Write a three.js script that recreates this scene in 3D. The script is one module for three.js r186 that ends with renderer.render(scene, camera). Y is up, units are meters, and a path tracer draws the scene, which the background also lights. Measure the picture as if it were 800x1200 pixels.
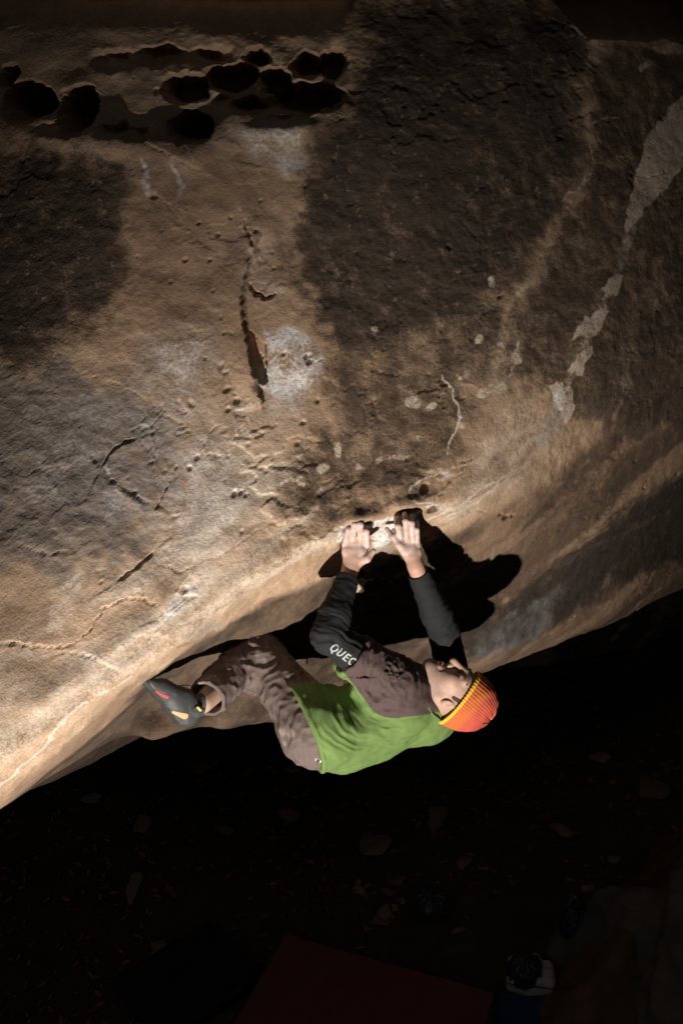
import * as THREE from 'three';
import { mergeGeometries, mergeVertices } from 'three/addons/utils/BufferGeometryUtils.js';
import { RoundedBoxGeometry } from 'three/addons/geometries/RoundedBoxGeometry.js';
import { TextGeometry } from 'three/addons/geometries/TextGeometry.js';
import { FontLoader } from 'three/addons/loaders/FontLoader.js';
import { TessellateModifier } from 'three/addons/modifiers/TessellateModifier.js';

// ---------------------------------------------------------------- camera, sky, sun, strobe, exposure
const scene = new THREE.Scene();
const camera = new THREE.PerspectiveCamera(55, 2 / 3, 0.05, 200);
camera.position.set(0, 4.8, 0);
camera.rotation.set(THREE.MathUtils.degToRad(-20), 0, 0);
const renderer = new THREE.WebGLRenderer({ antialias: true });
renderer.toneMapping = THREE.LinearToneMapping;
renderer.toneMappingExposure = 1;
renderer.shadowMap.enabled = true;

{ // a dim dusk sky, the same all the way round
  const w = 64, h = 32, d = new Float32Array(w * h * 4);
  for (let y = 0; y < h; y++) for (let x = 0; x < w; x++) {
    const e = Math.max(0, (y + 0.5) / h * 2 - 1), i = (y * w + x) * 4;
    d[i] = 0.016 + 0.005 * e; d[i + 1] = 0.0164 + 0.0065 * e; d[i + 2] = 0.0186 + 0.0088 * e; d[i + 3] = 1;
  }
  const t = new THREE.DataTexture(d, w, h, THREE.RGBAFormat, THREE.FloatType);
  t.mapping = THREE.EquirectangularReflectionMapping; t.magFilter = THREE.LinearFilter; t.needsUpdate = true;
  scene.background = t; scene.environment = t;
}
const sun = new THREE.DirectionalLight(0xfff0e0, 0.03);
sun.position.set(-3, 9, 6); sun.target.position.set(0.5, 0, -4);
sun.castShadow = true; sun.shadow.radius = 20; sun.shadow.mapSize.set(2048, 2048);
Object.assign(sun.shadow.camera, { left: -9, right: 9, top: 9, bottom: -9, near: 0.5, far: 40 });
scene.add(sun, sun.target);
// the photographer's strobe on its stand, left of and below the camera; built with its stand near the end
const STROBE = { at: [-0.38, 2.08, 0.5], aim: [-0.24, 3.02, -3.0], power: 90, angle: 0.44, penumbra: 1 };
// ---------------------------------------------------------------- helpers
let seed = 7;
const rnd = () => { seed = (seed + 0x6d2b79f5) | 0; let t = Math.imul(seed ^ (seed >>> 15), 1 | seed); t = (t + Math.imul(t ^ (t >>> 7), 61 | t)) ^ t; return ((t ^ (t >>> 14)) >>> 0) / 4294967296; };
const PERM = new Uint8Array(512);
{ const p = Array.from({ length: 256 }, (_, i) => i); for (let i = 255; i > 0; i--) { const j = Math.floor(rnd() * (i + 1)); [p[i], p[j]] = [p[j], p[i]]; } for (let i = 0; i < 512; i++) PERM[i] = p[i & 255]; }
const grad = (h, x, y, z) => { h &= 15; const u = h < 8 ? x : y, v = h < 4 ? y : h === 12 || h === 14 ? x : z; return ((h & 1) ? -u : u) + ((h & 2) ? -v : v); };
function pn(x, y, z) {                                              // gradient noise, about -1 to 1
  const fx = Math.floor(x), fy = Math.floor(y), fz = Math.floor(z), X = fx & 255, Y = fy & 255, Z = fz & 255;
  x -= fx; y -= fy; z -= fz;
  const u = x * x * x * (x * (x * 6 - 15) + 10), v = y * y * y * (y * (y * 6 - 15) + 10), w = z * z * z * (z * (z * 6 - 15) + 10);
  const A = PERM[X] + Y, AA = PERM[A] + Z, AB = PERM[A + 1] + Z, B = PERM[X + 1] + Y, BA = PERM[B] + Z, BB = PERM[B + 1] + Z;
  const l = (a, b, t) => a + (b - a) * t;
  return l(l(l(grad(PERM[AA], x, y, z), grad(PERM[BA], x - 1, y, z), u), l(grad(PERM[AB], x, y - 1, z), grad(PERM[BB], x - 1, y - 1, z), u), v),
    l(l(grad(PERM[AA + 1], x, y, z - 1), grad(PERM[BA + 1], x - 1, y, z - 1), u), l(grad(PERM[AB + 1], x, y - 1, z - 1), grad(PERM[BB + 1], x - 1, y - 1, z - 1), u), v), w);
}
const fbm = (x, y, z, n) => { let s = 0, a = 0.5, f = 1; for (let i = 0; i < n; i++) { s += a * pn(x * f, y * f, z * f); a *= 0.5; f *= 2.03; } return s; };
const clamp = (x, a = 0, b = 1) => x < a ? a : x > b ? b : x;
const sstep = (a, b, x) => { const t = clamp((x - a) / (b - a)); return t * t * (3 - 2 * t); };
const mix = (a, b, t) => a + (b - a) * t;
const V = { add: (a, b, s = 1) => [a[0] + b[0] * s, a[1] + b[1] * s, a[2] + b[2] * s], sub: (a, b) => [a[0] - b[0], a[1] - b[1], a[2] - b[2]], dot: (a, b) => a[0] * b[0] + a[1] * b[1] + a[2] * b[2], len: (a) => Math.hypot(...a),
  norm: (a) => { const l = Math.hypot(...a); return [a[0] / l, a[1] / l, a[2] / l]; }, cross: (a, b) => [a[1] * b[2] - a[2] * b[1], a[2] * b[0] - a[0] * b[2], a[0] * b[1] - a[1] * b[0]], mix: (a, b, t) => [mix(a[0], b[0], t), mix(a[1], b[1], t), mix(a[2], b[2], t)] };
const used = new Map();
const numbered = (n) => { const k = used.get(n) ?? 0; used.set(n, k + 1); return k ? n + '_' + String(k).padStart(3, '0') : n; };
function mesh(name, geometry, material, parent) {
  const m = new THREE.Mesh(geometry, material); m.name = parent && parent !== scene ? name : numbered(name);
  m.castShadow = m.receiveShadow = true; (parent ?? scene).add(m); return m;
}
function thing(name, label, category, at = [0, 0, 0], turn = 0, group) {
  const g = new THREE.Group(); g.name = numbered(name); g.position.set(...at); g.rotation.y = turn;
  g.userData = { label, category }; if (group) g.userData.group = group; scene.add(g); return g;
}
const mat = (rgb, roughness = 0.9, more = {}) => { const m = new THREE.MeshPhysicalMaterial({ roughness, ...more }); m.color.setRGB(...rgb); return m; };
// distance fields: every field is a function (x, y, z) -> metres
function cone(a, b, ra, rb = ra) {                                  // tapered capsule
  const [ax, ay, az] = a, dx = b[0] - ax, dy = b[1] - ay, dz = b[2] - az, q = 1 / (dx * dx + dy * dy + dz * dz + 1e-12);
  return (x, y, z) => { x -= ax; y -= ay; z -= az; let t = (x * dx + y * dy + z * dz) * q; t = t < 0 ? 0 : t > 1 ? 1 : t; x -= dx * t; y -= dy * t; z -= dz * t; return Math.sqrt(x * x + y * y + z * z) - ra - (rb - ra) * t; };
}
const ball = (c, r) => (x, y, z) => Math.hypot(x - c[0], y - c[1], z - c[2]) - r;
const egg = (c, r) => { const m = Math.min(...r); return (x, y, z) => { const a = (x - c[0]) / r[0], b = (y - c[1]) / r[1], d = (z - c[2]) / r[2]; const k0 = Math.sqrt(a * a + b * b + d * d), e = Math.hypot(a / r[0], b / r[1], d / r[2]); return e < 1e-9 ? -m : k0 * (k0 - 1) / e; }; };
const smin = (a, b, k) => { const h = Math.max(k - Math.abs(a - b), 0) / k; return Math.min(a, b) - h * h * k * 0.25; };
const smax = (a, b, k) => -smin(-a, -b, k);
const join = (list, k) => (x, y, z) => { let d = list[0](x, y, z); for (let i = 1; i < list.length; i++) d = smin(d, list[i](x, y, z), k); return d; };
// meshes a field inside a box (surface nets); most of the box is skipped eight cells at a time
function surface(fn, lo, hi, cell) {
  const n = [0, 1, 2].map((i) => Math.ceil((hi[i] - lo[i]) / cell) + 1), [nx, ny, nz] = n, B = 8, F = new Float32Array(nx * ny * nz);
  const at = (i, j, k) => i + nx * (j + ny * k), reach = B * cell * 0.87 * 1.35 + cell;
  for (let k0 = 0; k0 < nz; k0 += B) for (let j0 = 0; j0 < ny; j0 += B) for (let i0 = 0; i0 < nx; i0 += B) {
    const c = fn(lo[0] + (i0 + B / 2) * cell, lo[1] + (j0 + B / 2) * cell, lo[2] + (k0 + B / 2) * cell), skip = Math.abs(c) > reach;
    for (let k = k0; k < Math.min(k0 + B, nz); k++) for (let j = j0; j < Math.min(j0 + B, ny); j++) for (let i = i0; i < Math.min(i0 + B, nx); i++) F[at(i, j, k)] = skip ? c : fn(lo[0] + i * cell, lo[1] + j * cell, lo[2] + k * cell);
  }
  const id = new Int32Array(nx * ny * nz).fill(-1), P = [], I = [];
  for (let k = 0; k < nz - 1; k++) for (let j = 0; j < ny - 1; j++) for (let i = 0; i < nx - 1; i++) {
    const o = at(i, j, k), v = [F[o], F[o + 1], F[o + nx], F[o + nx + 1], F[o + nx * ny], F[o + nx * ny + 1], F[o + nx * ny + nx], F[o + nx * ny + nx + 1]];
    let s = 0; for (let q = 0; q < 8; q++) if (v[q] < 0) s++;
    if (s === 0 || s === 8) continue;
    let x = 0, y = 0, z = 0, m = 0;
    for (let q = 0; q < 8; q++) for (const b of [1, 2, 4]) if (!(q & b) && (v[q] < 0) !== (v[q | b] < 0)) { const t = v[q] / (v[q] - v[q | b]); x += (q & 1) + (b === 1 ? t : 0); y += ((q >> 1) & 1) + (b === 2 ? t : 0); z += ((q >> 2) & 1) + (b === 4 ? t : 0); m++; }
    id[o] = P.length / 3; P.push(lo[0] + (i + x / m) * cell, lo[1] + (j + y / m) * cell, lo[2] + (k + z / m) * cell);
  }
  const quad = (a, b, c, d, flip) => { if (a < 0 || b < 0 || c < 0 || d < 0) return; if (flip) I.push(a, c, b, a, d, c); else I.push(a, b, c, a, c, d); };
  for (let k = 1; k < nz - 1; k++) for (let j = 1; j < ny - 1; j++) for (let i = 1; i < nx - 1; i++) {
    const o = at(i, j, k), f = F[o] < 0;
    if (f !== F[o + 1] < 0) quad(id[o], id[o - nx], id[o - nx - nx * ny], id[o - nx * ny], f ? true : false);
    if (f !== F[o + nx] < 0) quad(id[o], id[o - nx * ny], id[o - 1 - nx * ny], id[o - 1], f ? true : false);
    if (f !== F[o + nx * ny] < 0) quad(id[o], id[o - 1], id[o - 1 - nx], id[o - nx], f ? true : false);
  }
  const g = new THREE.BufferGeometry();
  g.setAttribute('position', new THREE.Float32BufferAttribute(P, 3)); g.setIndex(I);
  // winding: the field grows outward
  let vote = 0;
  for (let t = 0; t < I.length; t += Math.max(3, 3 * Math.floor(I.length / 600))) {
    const a = I[t] * 3, b = I[t + 1] * 3, c = I[t + 2] * 3, u = [P[b] - P[a], P[b + 1] - P[a + 1], P[b + 2] - P[a + 2]], w = [P[c] - P[a], P[c + 1] - P[a + 1], P[c + 2] - P[a + 2]], q = V.cross(u, w), l = V.len(q) || 1, e = cell;
    vote += fn(P[a] + q[0] / l * e, P[a + 1] + q[1] / l * e, P[a + 2] + q[2] / l * e) > fn(P[a] - q[0] / l * e, P[a + 1] - q[1] / l * e, P[a + 2] - q[2] / l * e) ? 1 : -1;
  }
  if (vote < 0) { for (let t = 0; t < I.length; t += 3) { const s = I[t + 1]; I[t + 1] = I[t + 2]; I[t + 2] = s; } g.setIndex(I); }
  g.computeVertexNormals();
  return g;
}
function tint(g, f) {                                               // vertex colours from a function of position (linear)
  const p = g.attributes.position, c = new Float32Array(p.count * 3);
  for (let i = 0; i < p.count; i++) { const v = f(p.getX(i), p.getY(i), p.getZ(i)); c[i * 3] = v[0]; c[i * 3 + 1] = v[1]; c[i * 3 + 2] = v[2]; }
  g.setAttribute('color', new THREE.BufferAttribute(c, 3)); return g;
}
const around = (pts, r) => [[0, 1, 2].map((i) => Math.min(...pts.map((p) => p[i])) - r), [0, 1, 2].map((i) => Math.max(...pts.map((p) => p[i])) + r)];
// ---------------------------------------------------------------- survey of the rock, the climber and the floor, in metres
const CTRL = [[-1.727,5.628,-4.154],[-1.256,5.628,-4.154],[-0.945,5.63,-4.165],[-0.633,5.635,-4.188],[-0.319,5.642,-4.222],[0.0,5.651,-4.268],[0.33,5.669,-4.36],[0.677,5.692,-4.475],[1.054,5.726,-4.647],[1.458,5.76,-4.819],[2.147,5.829,-5.163],[-1.661,5.255,-3.869],[-1.208,5.255,-3.869],[-0.908,5.257,-3.88],[-0.611,5.261,-3.914],[-0.308,5.265,-3.947],[0.0,5.267,-3.969],[0.314,5.274,-4.025],[0.642,5.284,-4.114],[1.002,5.304,-4.28],[1.388,5.323,-4.447],[2.052,5.363,-4.781],[-1.575,4.882,-3.542],[-1.145,4.882,-3.542],[-0.862,4.882,-3.552],[-0.578,4.883,-3.574],[-0.292,4.884,-3.606],[0.0,4.885,-3.67],[0.304,4.887,-3.756],[0.628,4.89,-3.885],[0.984,4.894,-4.057],[1.371,4.898,-4.239],[2.028,4.906,-4.561],[-1.517,4.49,-3.271],[-1.111,4.488,-3.292],[-0.838,4.486,-3.312],[-0.566,4.482,-3.354],[-0.287,4.477,-3.405],[0.0,4.471,-3.477],[0.301,4.462,-3.57],[0.621,4.451,-3.683],[0.971,4.437,-3.837],[1.371,4.415,-4.063],[2.052,4.381,-4.423],[-1.441,4.136,-2.972],[-1.065,4.125,-3.022],[-0.812,4.114,-3.071],[-0.552,4.101,-3.13],[-0.281,4.088,-3.189],[0.0,4.071,-3.268],[0.297,4.049,-3.366],[0.613,4.024,-3.474],[0.968,3.983,-3.661],[1.395,3.917,-3.956],[2.1,3.833,-4.33],[-1.384,3.926,-2.768],[-1.031,3.905,-2.835],[-0.789,3.887,-2.892],[-0.538,3.866,-2.959],[-0.277,3.839,-3.045],[0.0,3.809,-3.14],[0.293,3.782,-3.226],[-1.327,3.736,-2.571],[-0.993,3.705,-2.645],[-0.763,3.678,-2.71],[-0.524,3.644,-2.793],[-1.279,3.577,-2.407],[-0.972,3.523,-2.515],[-0.75,3.486,-2.587],[-1.203,3.096,-2.061],[-0.951,3.182,-2.327],[-0.832,3.226,-2.428],[-0.747,3.269,-2.497],[-0.659,3.313,-2.566],[-0.589,3.363,-2.616],[-0.483,3.439,-2.708],[-0.386,3.487,-2.789],[-0.272,3.534,-2.881],[-0.166,3.574,-2.948],[-0.056,3.599,-3.011],[0.115,3.639,-3.089],[0.262,3.66,-3.15],[0.418,3.671,-3.25],[0.619,3.739,-3.413],[0.762,3.847,-3.548],[-0.455,3.296,-2.858],[-0.312,3.383,-2.964],[-0.227,3.442,-2.985],[-0.115,3.488,-3.034],[0.059,3.505,-3.168],[0.273,3.523,-3.26],[0.5,3.525,-3.367],[0.714,3.551,-3.526],[0.94,3.666,-3.706],[-0.51,3.123,-3.072],[-0.602,2.973,-3.123],[-0.693,2.879,-3.132],[-0.459,2.829,-3.305],[-0.237,2.767,-3.41],[-0.299,3.198,-3.088],[-0.152,3.246,-3.159],[0.0,3.275,-3.276],[0.161,3.224,-3.385],[0.0,2.802,-3.551],[0.325,3.242,-3.424],[0.36,2.805,-3.69],[0.525,3.322,-3.485],[0.572,2.921,-3.7],[0.748,3.331,-3.637],[0.821,2.909,-3.888],[1.057,3.411,-3.815],[1.171,2.931,-4.108],[1.455,3.505,-4.104],[1.607,3.059,-4.421],[2.338,3.364,-4.692],[-1.241,3.031,-2.123],[-1.241,2.781,-2.598],[-1.241,2.231,-3.643],[-0.972,3.08,-2.354],[-0.972,2.83,-2.829],[-0.972,2.28,-3.874],[-0.85,3.134,-2.458],[-0.85,2.884,-2.933],[-0.85,2.334,-3.978],[-0.742,3.195,-2.555],[-0.742,2.945,-3.03],[-0.742,2.395,-4.075],[-0.656,3.255,-2.63],[-0.656,3.005,-3.08],[-0.656,2.455,-4.07],[-0.678,2.828,-3.06],[-0.678,2.428,-3.86],[-0.678,1.628,-5.46],[-0.474,2.655,-3.37],[-0.474,2.255,-4.17],[-0.474,1.455,-5.77],[0.0,2.416,-3.815],[0.0,2.016,-4.735],[0.0,1.216,-6.575],[0.614,2.604,-3.904],[0.614,2.204,-4.864],[0.614,1.404,-6.784],[1.009,2.622,-4.156],[1.009,2.222,-5.116],[1.009,1.422,-7.036],[1.347,2.635,-4.373],[1.347,2.235,-5.413],[1.347,1.435,-7.493],[1.77,2.681,-4.656],[1.77,2.281,-5.696],[1.77,1.481,-7.776],[2.625,2.74,-5.103],[2.625,2.34,-6.143],[2.625,1.54,-8.223],[-4.0,0.0,-7.2],[-2.0,0.0,-7.7],[0.0,0.0,-8.2],[2.0,0.0,-8.7],[4.0,0.0,-9.2],[7.0,0.0,-9.95],[-6.0,4.2,-2.5],[-6.0,2.6,-4.7],[-4.0,4.2,-2.6],[-4.0,2.6,-4.8],[4.5,4.2,-5.0],[4.5,2.6,-7.2],[7.0,4.2,-6.0],[7.0,2.6,-8.2],[-6.0,7.5,-2.2],[-6.0,9.5,-1.4],[-3.0,7.5,-2.3],[-3.0,9.5,-1.5],[0.0,7.5,-2.5],[0.0,9.5,-1.7],[3.0,7.5,-3.6],[3.0,9.5,-2.8],[7.0,7.5,-5.0],[7.0,9.5,-4.2]];
const PAINT = {
  varnishShade: [
    {p:[[-1.313,4.842],[-1.141,4.842],[-0.969,4.823],[-0.826,4.788],[-0.745,4.748],[-0.706,4.589],[-0.713,4.407],[-0.747,4.294],[-0.849,4.248],[-0.972,4.18],[-1.072,4.172],[-1.225,4.176]],f:0.086,w:1},
    {p:[[-0.14,4.788],[-0.083,4.885],[0.0,4.941],[0.076,5.116],[0.063,5.331],[0.862,5.362],[0.938,5.204],[0.894,5.015],[0.926,4.802],[0.86,4.621],[0.758,4.49],[0.619,4.365],[0.487,4.258],[0.298,4.185],[0.117,4.142],[-0.014,4.124],[-0.081,4.206],[-0.138,4.314],[-0.168,4.475],[-0.157,4.637]],f:0.097,w:1},
    {p:[[-0.081,4.206],[0.117,4.196],[0.299,4.24],[0.488,4.314],[0.619,4.365],[0.581,4.169],[0.515,4.061],[0.482,3.952],[0.417,3.822],[0.338,3.738],[0.231,3.688],[0.085,3.689],[-0.028,3.677],[-0.138,3.664],[-0.206,3.708],[-0.195,3.796],[-0.141,3.887],[-0.08,3.971],[-0.063,4.101]],f:0.069,w:0.72},
    {p:[[0.417,2.989],[0.705,3.112],[0.964,3.258],[1.246,3.39],[1.77,3.573],[1.988,2.934],[1.27,2.9],[0.841,2.755],[0.513,2.753]],f:0.063,w:1},  // lower right underside: its fade into shade, painted near black
    {p:[[0.955,5.173],[1.377,5.206],[1.634,5.219],[1.734,3.668],[1.25,3.757],[0.956,3.81],[0.79,3.94],[0.613,4.01],[0.58,4.084],[0.615,4.223],[0.756,4.446],[0.943,4.74]],f:0.074,w:0.82},
    {p:[[0.971,4.437],[1.371,4.673],[1.627,4.735],[1.66,3.954],[1.142,3.886],[0.962,4.138]],f:0.086,w:0.8},
    {p:[[-0.165,3.663],[0.057,3.781],[0.294,3.808],[0.201,3.692],[0.0,3.672]],f:0.029,w:0.35} ],
  purple: [
    {p:[[-1.221,4.153],[-0.92,4.178],[-0.763,4.136],[-0.615,4.057],[-0.516,3.933],[-0.536,3.843],[-0.586,3.76],[-0.604,3.677],[-0.689,3.63],[-0.85,3.621],[-0.988,3.675],[-1.127,3.719]],f:0.092,w:1},
    {p:[[-1.168,3.895],[-0.883,3.874],[-0.732,3.819],[-0.616,3.742],[-0.645,3.662],[-0.783,3.643],[-0.991,3.695],[-1.131,3.738]],f:0.063,w:0.9},
    {p:[[-0.71,3.587],[-0.647,3.683],[-0.581,3.76],[-0.583,3.632],[-0.661,3.57]],f:0.034,w:0.4},
    {p:[[-0.712,4.748],[-0.602,4.801],[-0.407,4.883],[-0.348,4.829],[-0.487,4.747],[-0.598,4.694]],f:0.057,w:0.4} ],
  brown: [
    {p:[[-0.997,3.016],[-0.843,3.158],[-0.716,3.227],[-0.594,3.327],[-0.58,3.255],[-0.731,3.015],[-0.758,3.096],[-0.935,2.927],[-1.032,2.944]],f:0.023,w:0.7},
    {p:[[-0.983,3.624],[-0.894,3.61],[-0.842,3.521],[-0.904,3.488],[-0.968,3.5]],f:0.04,w:0.55},
    {p:[[-0.963,3.467],[-0.834,3.446],[-0.763,3.39],[-0.866,3.331],[-0.946,3.346]],f:0.04,w:0.45},
    {p:[[-0.716,4.828],[-0.349,4.883],[-0.189,4.665],[-0.173,4.395],[-0.282,4.164],[-0.552,4.101],[-0.661,4.18],[-0.699,4.407]],f:0.097,w:0.72},
    {l:[[-0.434,3.454],[-0.325,3.505],[-0.193,3.569],[-0.079,3.589]],r:0.0129,w:0.75},
    {l:[[-0.513,3.366],[-0.39,3.348],[-0.288,3.354],[-0.146,3.4]],r:0.0115,w:0.5} ],
  cream: [
    {p:[[-1.072,3.443],[-0.961,3.458],[-0.75,3.497],[-0.572,3.64],[-0.444,3.834],[-0.317,3.964],[-0.183,3.916],[-0.179,3.713],[-0.325,3.505],[-0.566,3.374],[-0.746,3.278],[-0.955,3.153],[-1.049,3.173]],f:0.097,w:0.8},
    {p:[[0.295,3.621],[0.417,3.681],[0.583,3.764],[0.759,3.88],[0.819,3.836],[0.696,3.717],[0.521,3.634],[0.362,3.577]],f:0.04,w:0.8} ],
  flankShade: [
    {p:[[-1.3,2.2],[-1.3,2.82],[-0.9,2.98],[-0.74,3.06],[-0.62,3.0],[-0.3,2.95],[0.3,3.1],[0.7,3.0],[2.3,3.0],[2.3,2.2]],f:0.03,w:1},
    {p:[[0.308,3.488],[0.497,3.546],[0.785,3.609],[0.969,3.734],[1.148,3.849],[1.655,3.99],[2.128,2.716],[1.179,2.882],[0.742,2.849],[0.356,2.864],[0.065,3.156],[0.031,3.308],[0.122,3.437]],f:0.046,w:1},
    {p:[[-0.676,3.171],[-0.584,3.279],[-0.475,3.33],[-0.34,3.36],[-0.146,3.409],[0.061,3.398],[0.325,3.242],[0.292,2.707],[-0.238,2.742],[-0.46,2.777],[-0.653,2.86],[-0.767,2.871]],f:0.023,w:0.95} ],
  band: [
    {l:[[0.709,3.454],[0.833,3.55],[0.983,3.638],[1.168,3.742],[1.409,3.842],[1.667,3.916]],r:0.0229,w:0.9},
    {l:[[0.9,3.37],[1.048,3.463],[1.244,3.582],[1.455,3.656],[1.706,3.756]],r:0.0186,w:0.8},
    {l:[[0.842,3.253],[1.074,3.339],[1.332,3.428],[1.598,3.515]],r:0.0143,w:0.6},
    {l:[[0.549,3.126],[0.857,3.174],[1.109,3.204],[1.495,3.249]],r:0.0129,w:0.6},
    {l:[[0.79,3.94],[0.939,3.92],[1.134,3.94],[1.39,3.953]],r:0.02,w:0.6} ],
  pale: [
    {p:[[1.625,5.084],[1.371,5.021],[1.282,4.935],[1.199,4.871],[1.171,4.786],[1.142,4.692],[1.114,4.615],[1.087,4.504],[1.143,4.542],[1.2,4.606],[1.265,4.655],[1.33,4.728],[1.371,4.763],[1.625,4.835]],f:0.011,w:1},
    {l:[[1.135,4.546],[1.077,4.431],[1.011,4.314],[0.941,4.2],[0.875,4.101],[0.836,3.998],[0.814,3.887],[0.765,3.807],[0.665,3.726]],r:0.0215,w:0.42},
    {p:[[1.044,4.378],[1.078,4.364],[1.045,4.3],[0.999,4.3],[0.97,4.323]],f:0.009,w:1},
    {p:[[0.98,4.272],[1.009,4.248],[0.982,4.212],[0.955,4.166],[0.933,4.156],[0.889,4.163],[0.846,4.146],[0.872,4.191],[0.909,4.241],[0.927,4.228]],f:0.009,w:1},
    {p:[[0.929,4.129],[0.94,4.104],[0.912,4.068],[0.899,4.019],[0.863,4.026],[0.827,4.039],[0.861,4.088],[0.889,4.118]],f:0.009,w:1},
    {p:[[0.751,4.002],[0.814,4.013],[0.867,3.975],[0.883,3.893],[0.854,3.829],[0.815,3.877],[0.79,3.94]],f:0.011,w:0.85},
    {p:[[0.573,3.96],[0.675,3.969],[0.749,3.921],[0.778,3.834],[0.73,3.773],[0.628,3.721],[0.525,3.675],[0.426,3.645],[0.351,3.629],[0.379,3.703],[0.455,3.755],[0.481,3.841],[0.527,3.914]],f:0.026,w:0.42},
    {p:[[0.284,3.775],[0.311,3.78],[0.37,3.773],[0.379,3.762],[0.293,3.762]],f:0.006,w:1},
    {p:[[0.944,4.771],[0.928,4.71],[0.89,4.662],[0.832,4.627],[0.876,4.668],[0.921,4.725]],f:0.009,w:0.6},
    {p:[[1.2,5.199],[1.379,5.229],[1.376,5.183],[1.256,5.165]],f:0.014,w:0.6},
    {p:[[1.158,5.133],[1.217,5.151],[1.254,5.127],[1.176,5.105]],f:0.009,w:0.6},
    {p:[[-0.384,3.557],[-0.27,3.632],[-0.165,3.688],[-0.078,3.711],[-0.138,3.646],[-0.245,3.587],[-0.361,3.516]],f:0.023,w:0.8},
    {p:[[-0.943,3.294],[-0.825,3.341],[-0.674,3.405],[-0.539,3.463],[-0.506,3.43],[-0.631,3.366],[-0.763,3.309],[-0.888,3.245],[-0.949,3.196]],f:0.034,w:0.75},
    {p:[[-0.551,3.433],[-0.457,3.485],[-0.367,3.525],[-0.192,3.602],[-0.042,3.636],[0.0,3.638],[-0.023,3.599],[-0.167,3.546],[-0.315,3.478],[-0.427,3.426],[-0.496,3.384]],f:0.017,w:0.62},
    {p:[[-0.849,3.604],[-0.783,3.649],[-0.748,3.634],[-0.807,3.495],[-0.861,3.495]],f:0.023,w:0.5},
    {p:[[0.016,3.315],[0.078,3.355],[0.119,3.334],[0.047,3.256]],f:0.009,w:0.8},
    {c:[-0.062,3.823],r:[0.02,0.017],f:0.01,w:0.75},
    {c:[-0.011,3.873],r:[0.014,0.023],f:0.01,w:0.75},
    {c:[-0.141,3.862],r:[0.02,0.011],f:0.01,w:0.75},
    {c:[0.264,3.882],r:[0.015,0.012],f:0.01,w:0.75},
    {c:[0.192,3.828],r:[0.032,0.012],f:0.01,w:0.75},
    {c:[0.553,4.016],r:[0.043,0.024],f:0.01,w:0.75},
    {c:[0.623,4.109],r:[0.021,0.028],f:0.01,w:0.75},
    {c:[0.575,4.161],r:[0.018,0.012],f:0.01,w:0.75},
    {c:[0.485,4.186],r:[0.021,0.015],f:0.01,w:0.75},
    {c:[0.652,4.341],r:[0.019,0.012],f:0.01,w:0.75},
    {c:[0.537,4.369],r:[0.015,0.018],f:0.01,w:0.75},
    {c:[0.117,4.228],r:[0.015,0.012],f:0.01,w:0.75},
    {c:[0.492,4.002],r:[0.024,0.018],f:0.01,w:0.75},
    {c:[0.251,3.998],r:[0.029,0.021],f:0.01,w:0.75},
    {c:[0.311,3.972],r:[0.018,0.015],f:0.01,w:0.75},
    {c:[-0.187,3.823],r:[0.017,0.014],f:0.01,w:0.75},
    {c:[0.057,3.81],r:[0.014,0.011],f:0.01,w:0.75},
    {c:[-0.134,3.801],r:[0.011,0.025],f:0.01,w:0.75},
    {c:[0.418,3.903],r:[0.012,0.012],f:0.01,w:0.75},
    {c:[0.13,3.826],r:[0.017,0.009],f:0.01,w:0.75},
    {c:[-0.07,3.758],r:[0.017,0.011],f:0.01,w:0.75},
    {c:[0.436,4.067],r:[0.018,0.012],f:0.01,w:0.75},
    {c:[0.357,3.627],r:[0.027,0.018],f:0.01,w:0.75} ],
  vein: [
    {l:[[0.358,4.077],[0.379,4.021],[0.4,3.973],[0.418,3.931],[0.39,3.879],[0.367,3.822]],r:0.0049,w:0.9},
    {l:[[0.634,4.171],[0.629,4.086],[0.583,4.039],[0.547,4.014]],r:0.0046,w:0.6},
    {l:[[1.089,4.933],[1.029,4.935],[0.969,4.906],[0.946,4.844],[0.963,4.777],[0.95,4.722],[0.89,4.668],[0.832,4.639]],r:0.0057,w:0.45},
    {l:[[-0.275,4.027],[-0.34,4.006],[-0.356,3.919],[-0.374,3.838],[-0.402,3.762],[-0.424,3.699],[-0.457,3.616],[-0.502,3.536],[-0.539,3.494]],r:0.0046,w:0.7},
    {l:[[-0.612,3.35],[-0.698,3.335],[-0.776,3.296],[-0.833,3.217],[-0.896,3.173],[-0.961,3.119]],r:0.0049,w:0.9},
    {l:[[-0.421,3.593],[-0.481,3.52],[-0.562,3.445],[-0.696,3.388],[-0.826,3.358]],r:0.0072,w:0.6},
    {l:[[0.389,3.626],[0.483,3.689],[0.585,3.713],[0.656,3.745]],r:0.0072,w:0.7},
    {l:[[0.375,3.603],[0.474,3.631],[0.552,3.677]],r:0.0057,w:0.8},
    {l:[[-0.74,3.888],[-0.672,3.824],[-0.587,3.778]],r:0.0064,w:0.75},
    {l:[[0.231,3.725],[0.244,3.744],[0.28,3.756],[0.323,3.76]],r:0.0037,w:0.9},
    {l:[[0.231,3.725],[0.243,3.708],[0.292,3.689],[0.329,3.668]],r:0.0037,w:0.9},
    {l:[[0.291,3.597],[0.358,3.619],[0.419,3.647]],r:0.0057,w:0.9},
    {l:[[-0.138,3.604],[-0.056,3.63],[0.0,3.638]],r:0.0057,w:0.5},
    {l:[[-0.141,4.898],[-0.147,4.856],[-0.141,4.834]],r:0.0034,w:0.8},
    {l:[[-0.539,4.839],[-0.512,4.801],[-0.488,4.774]],r:0.0031,w:0.7} ],
  chalk: [
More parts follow.
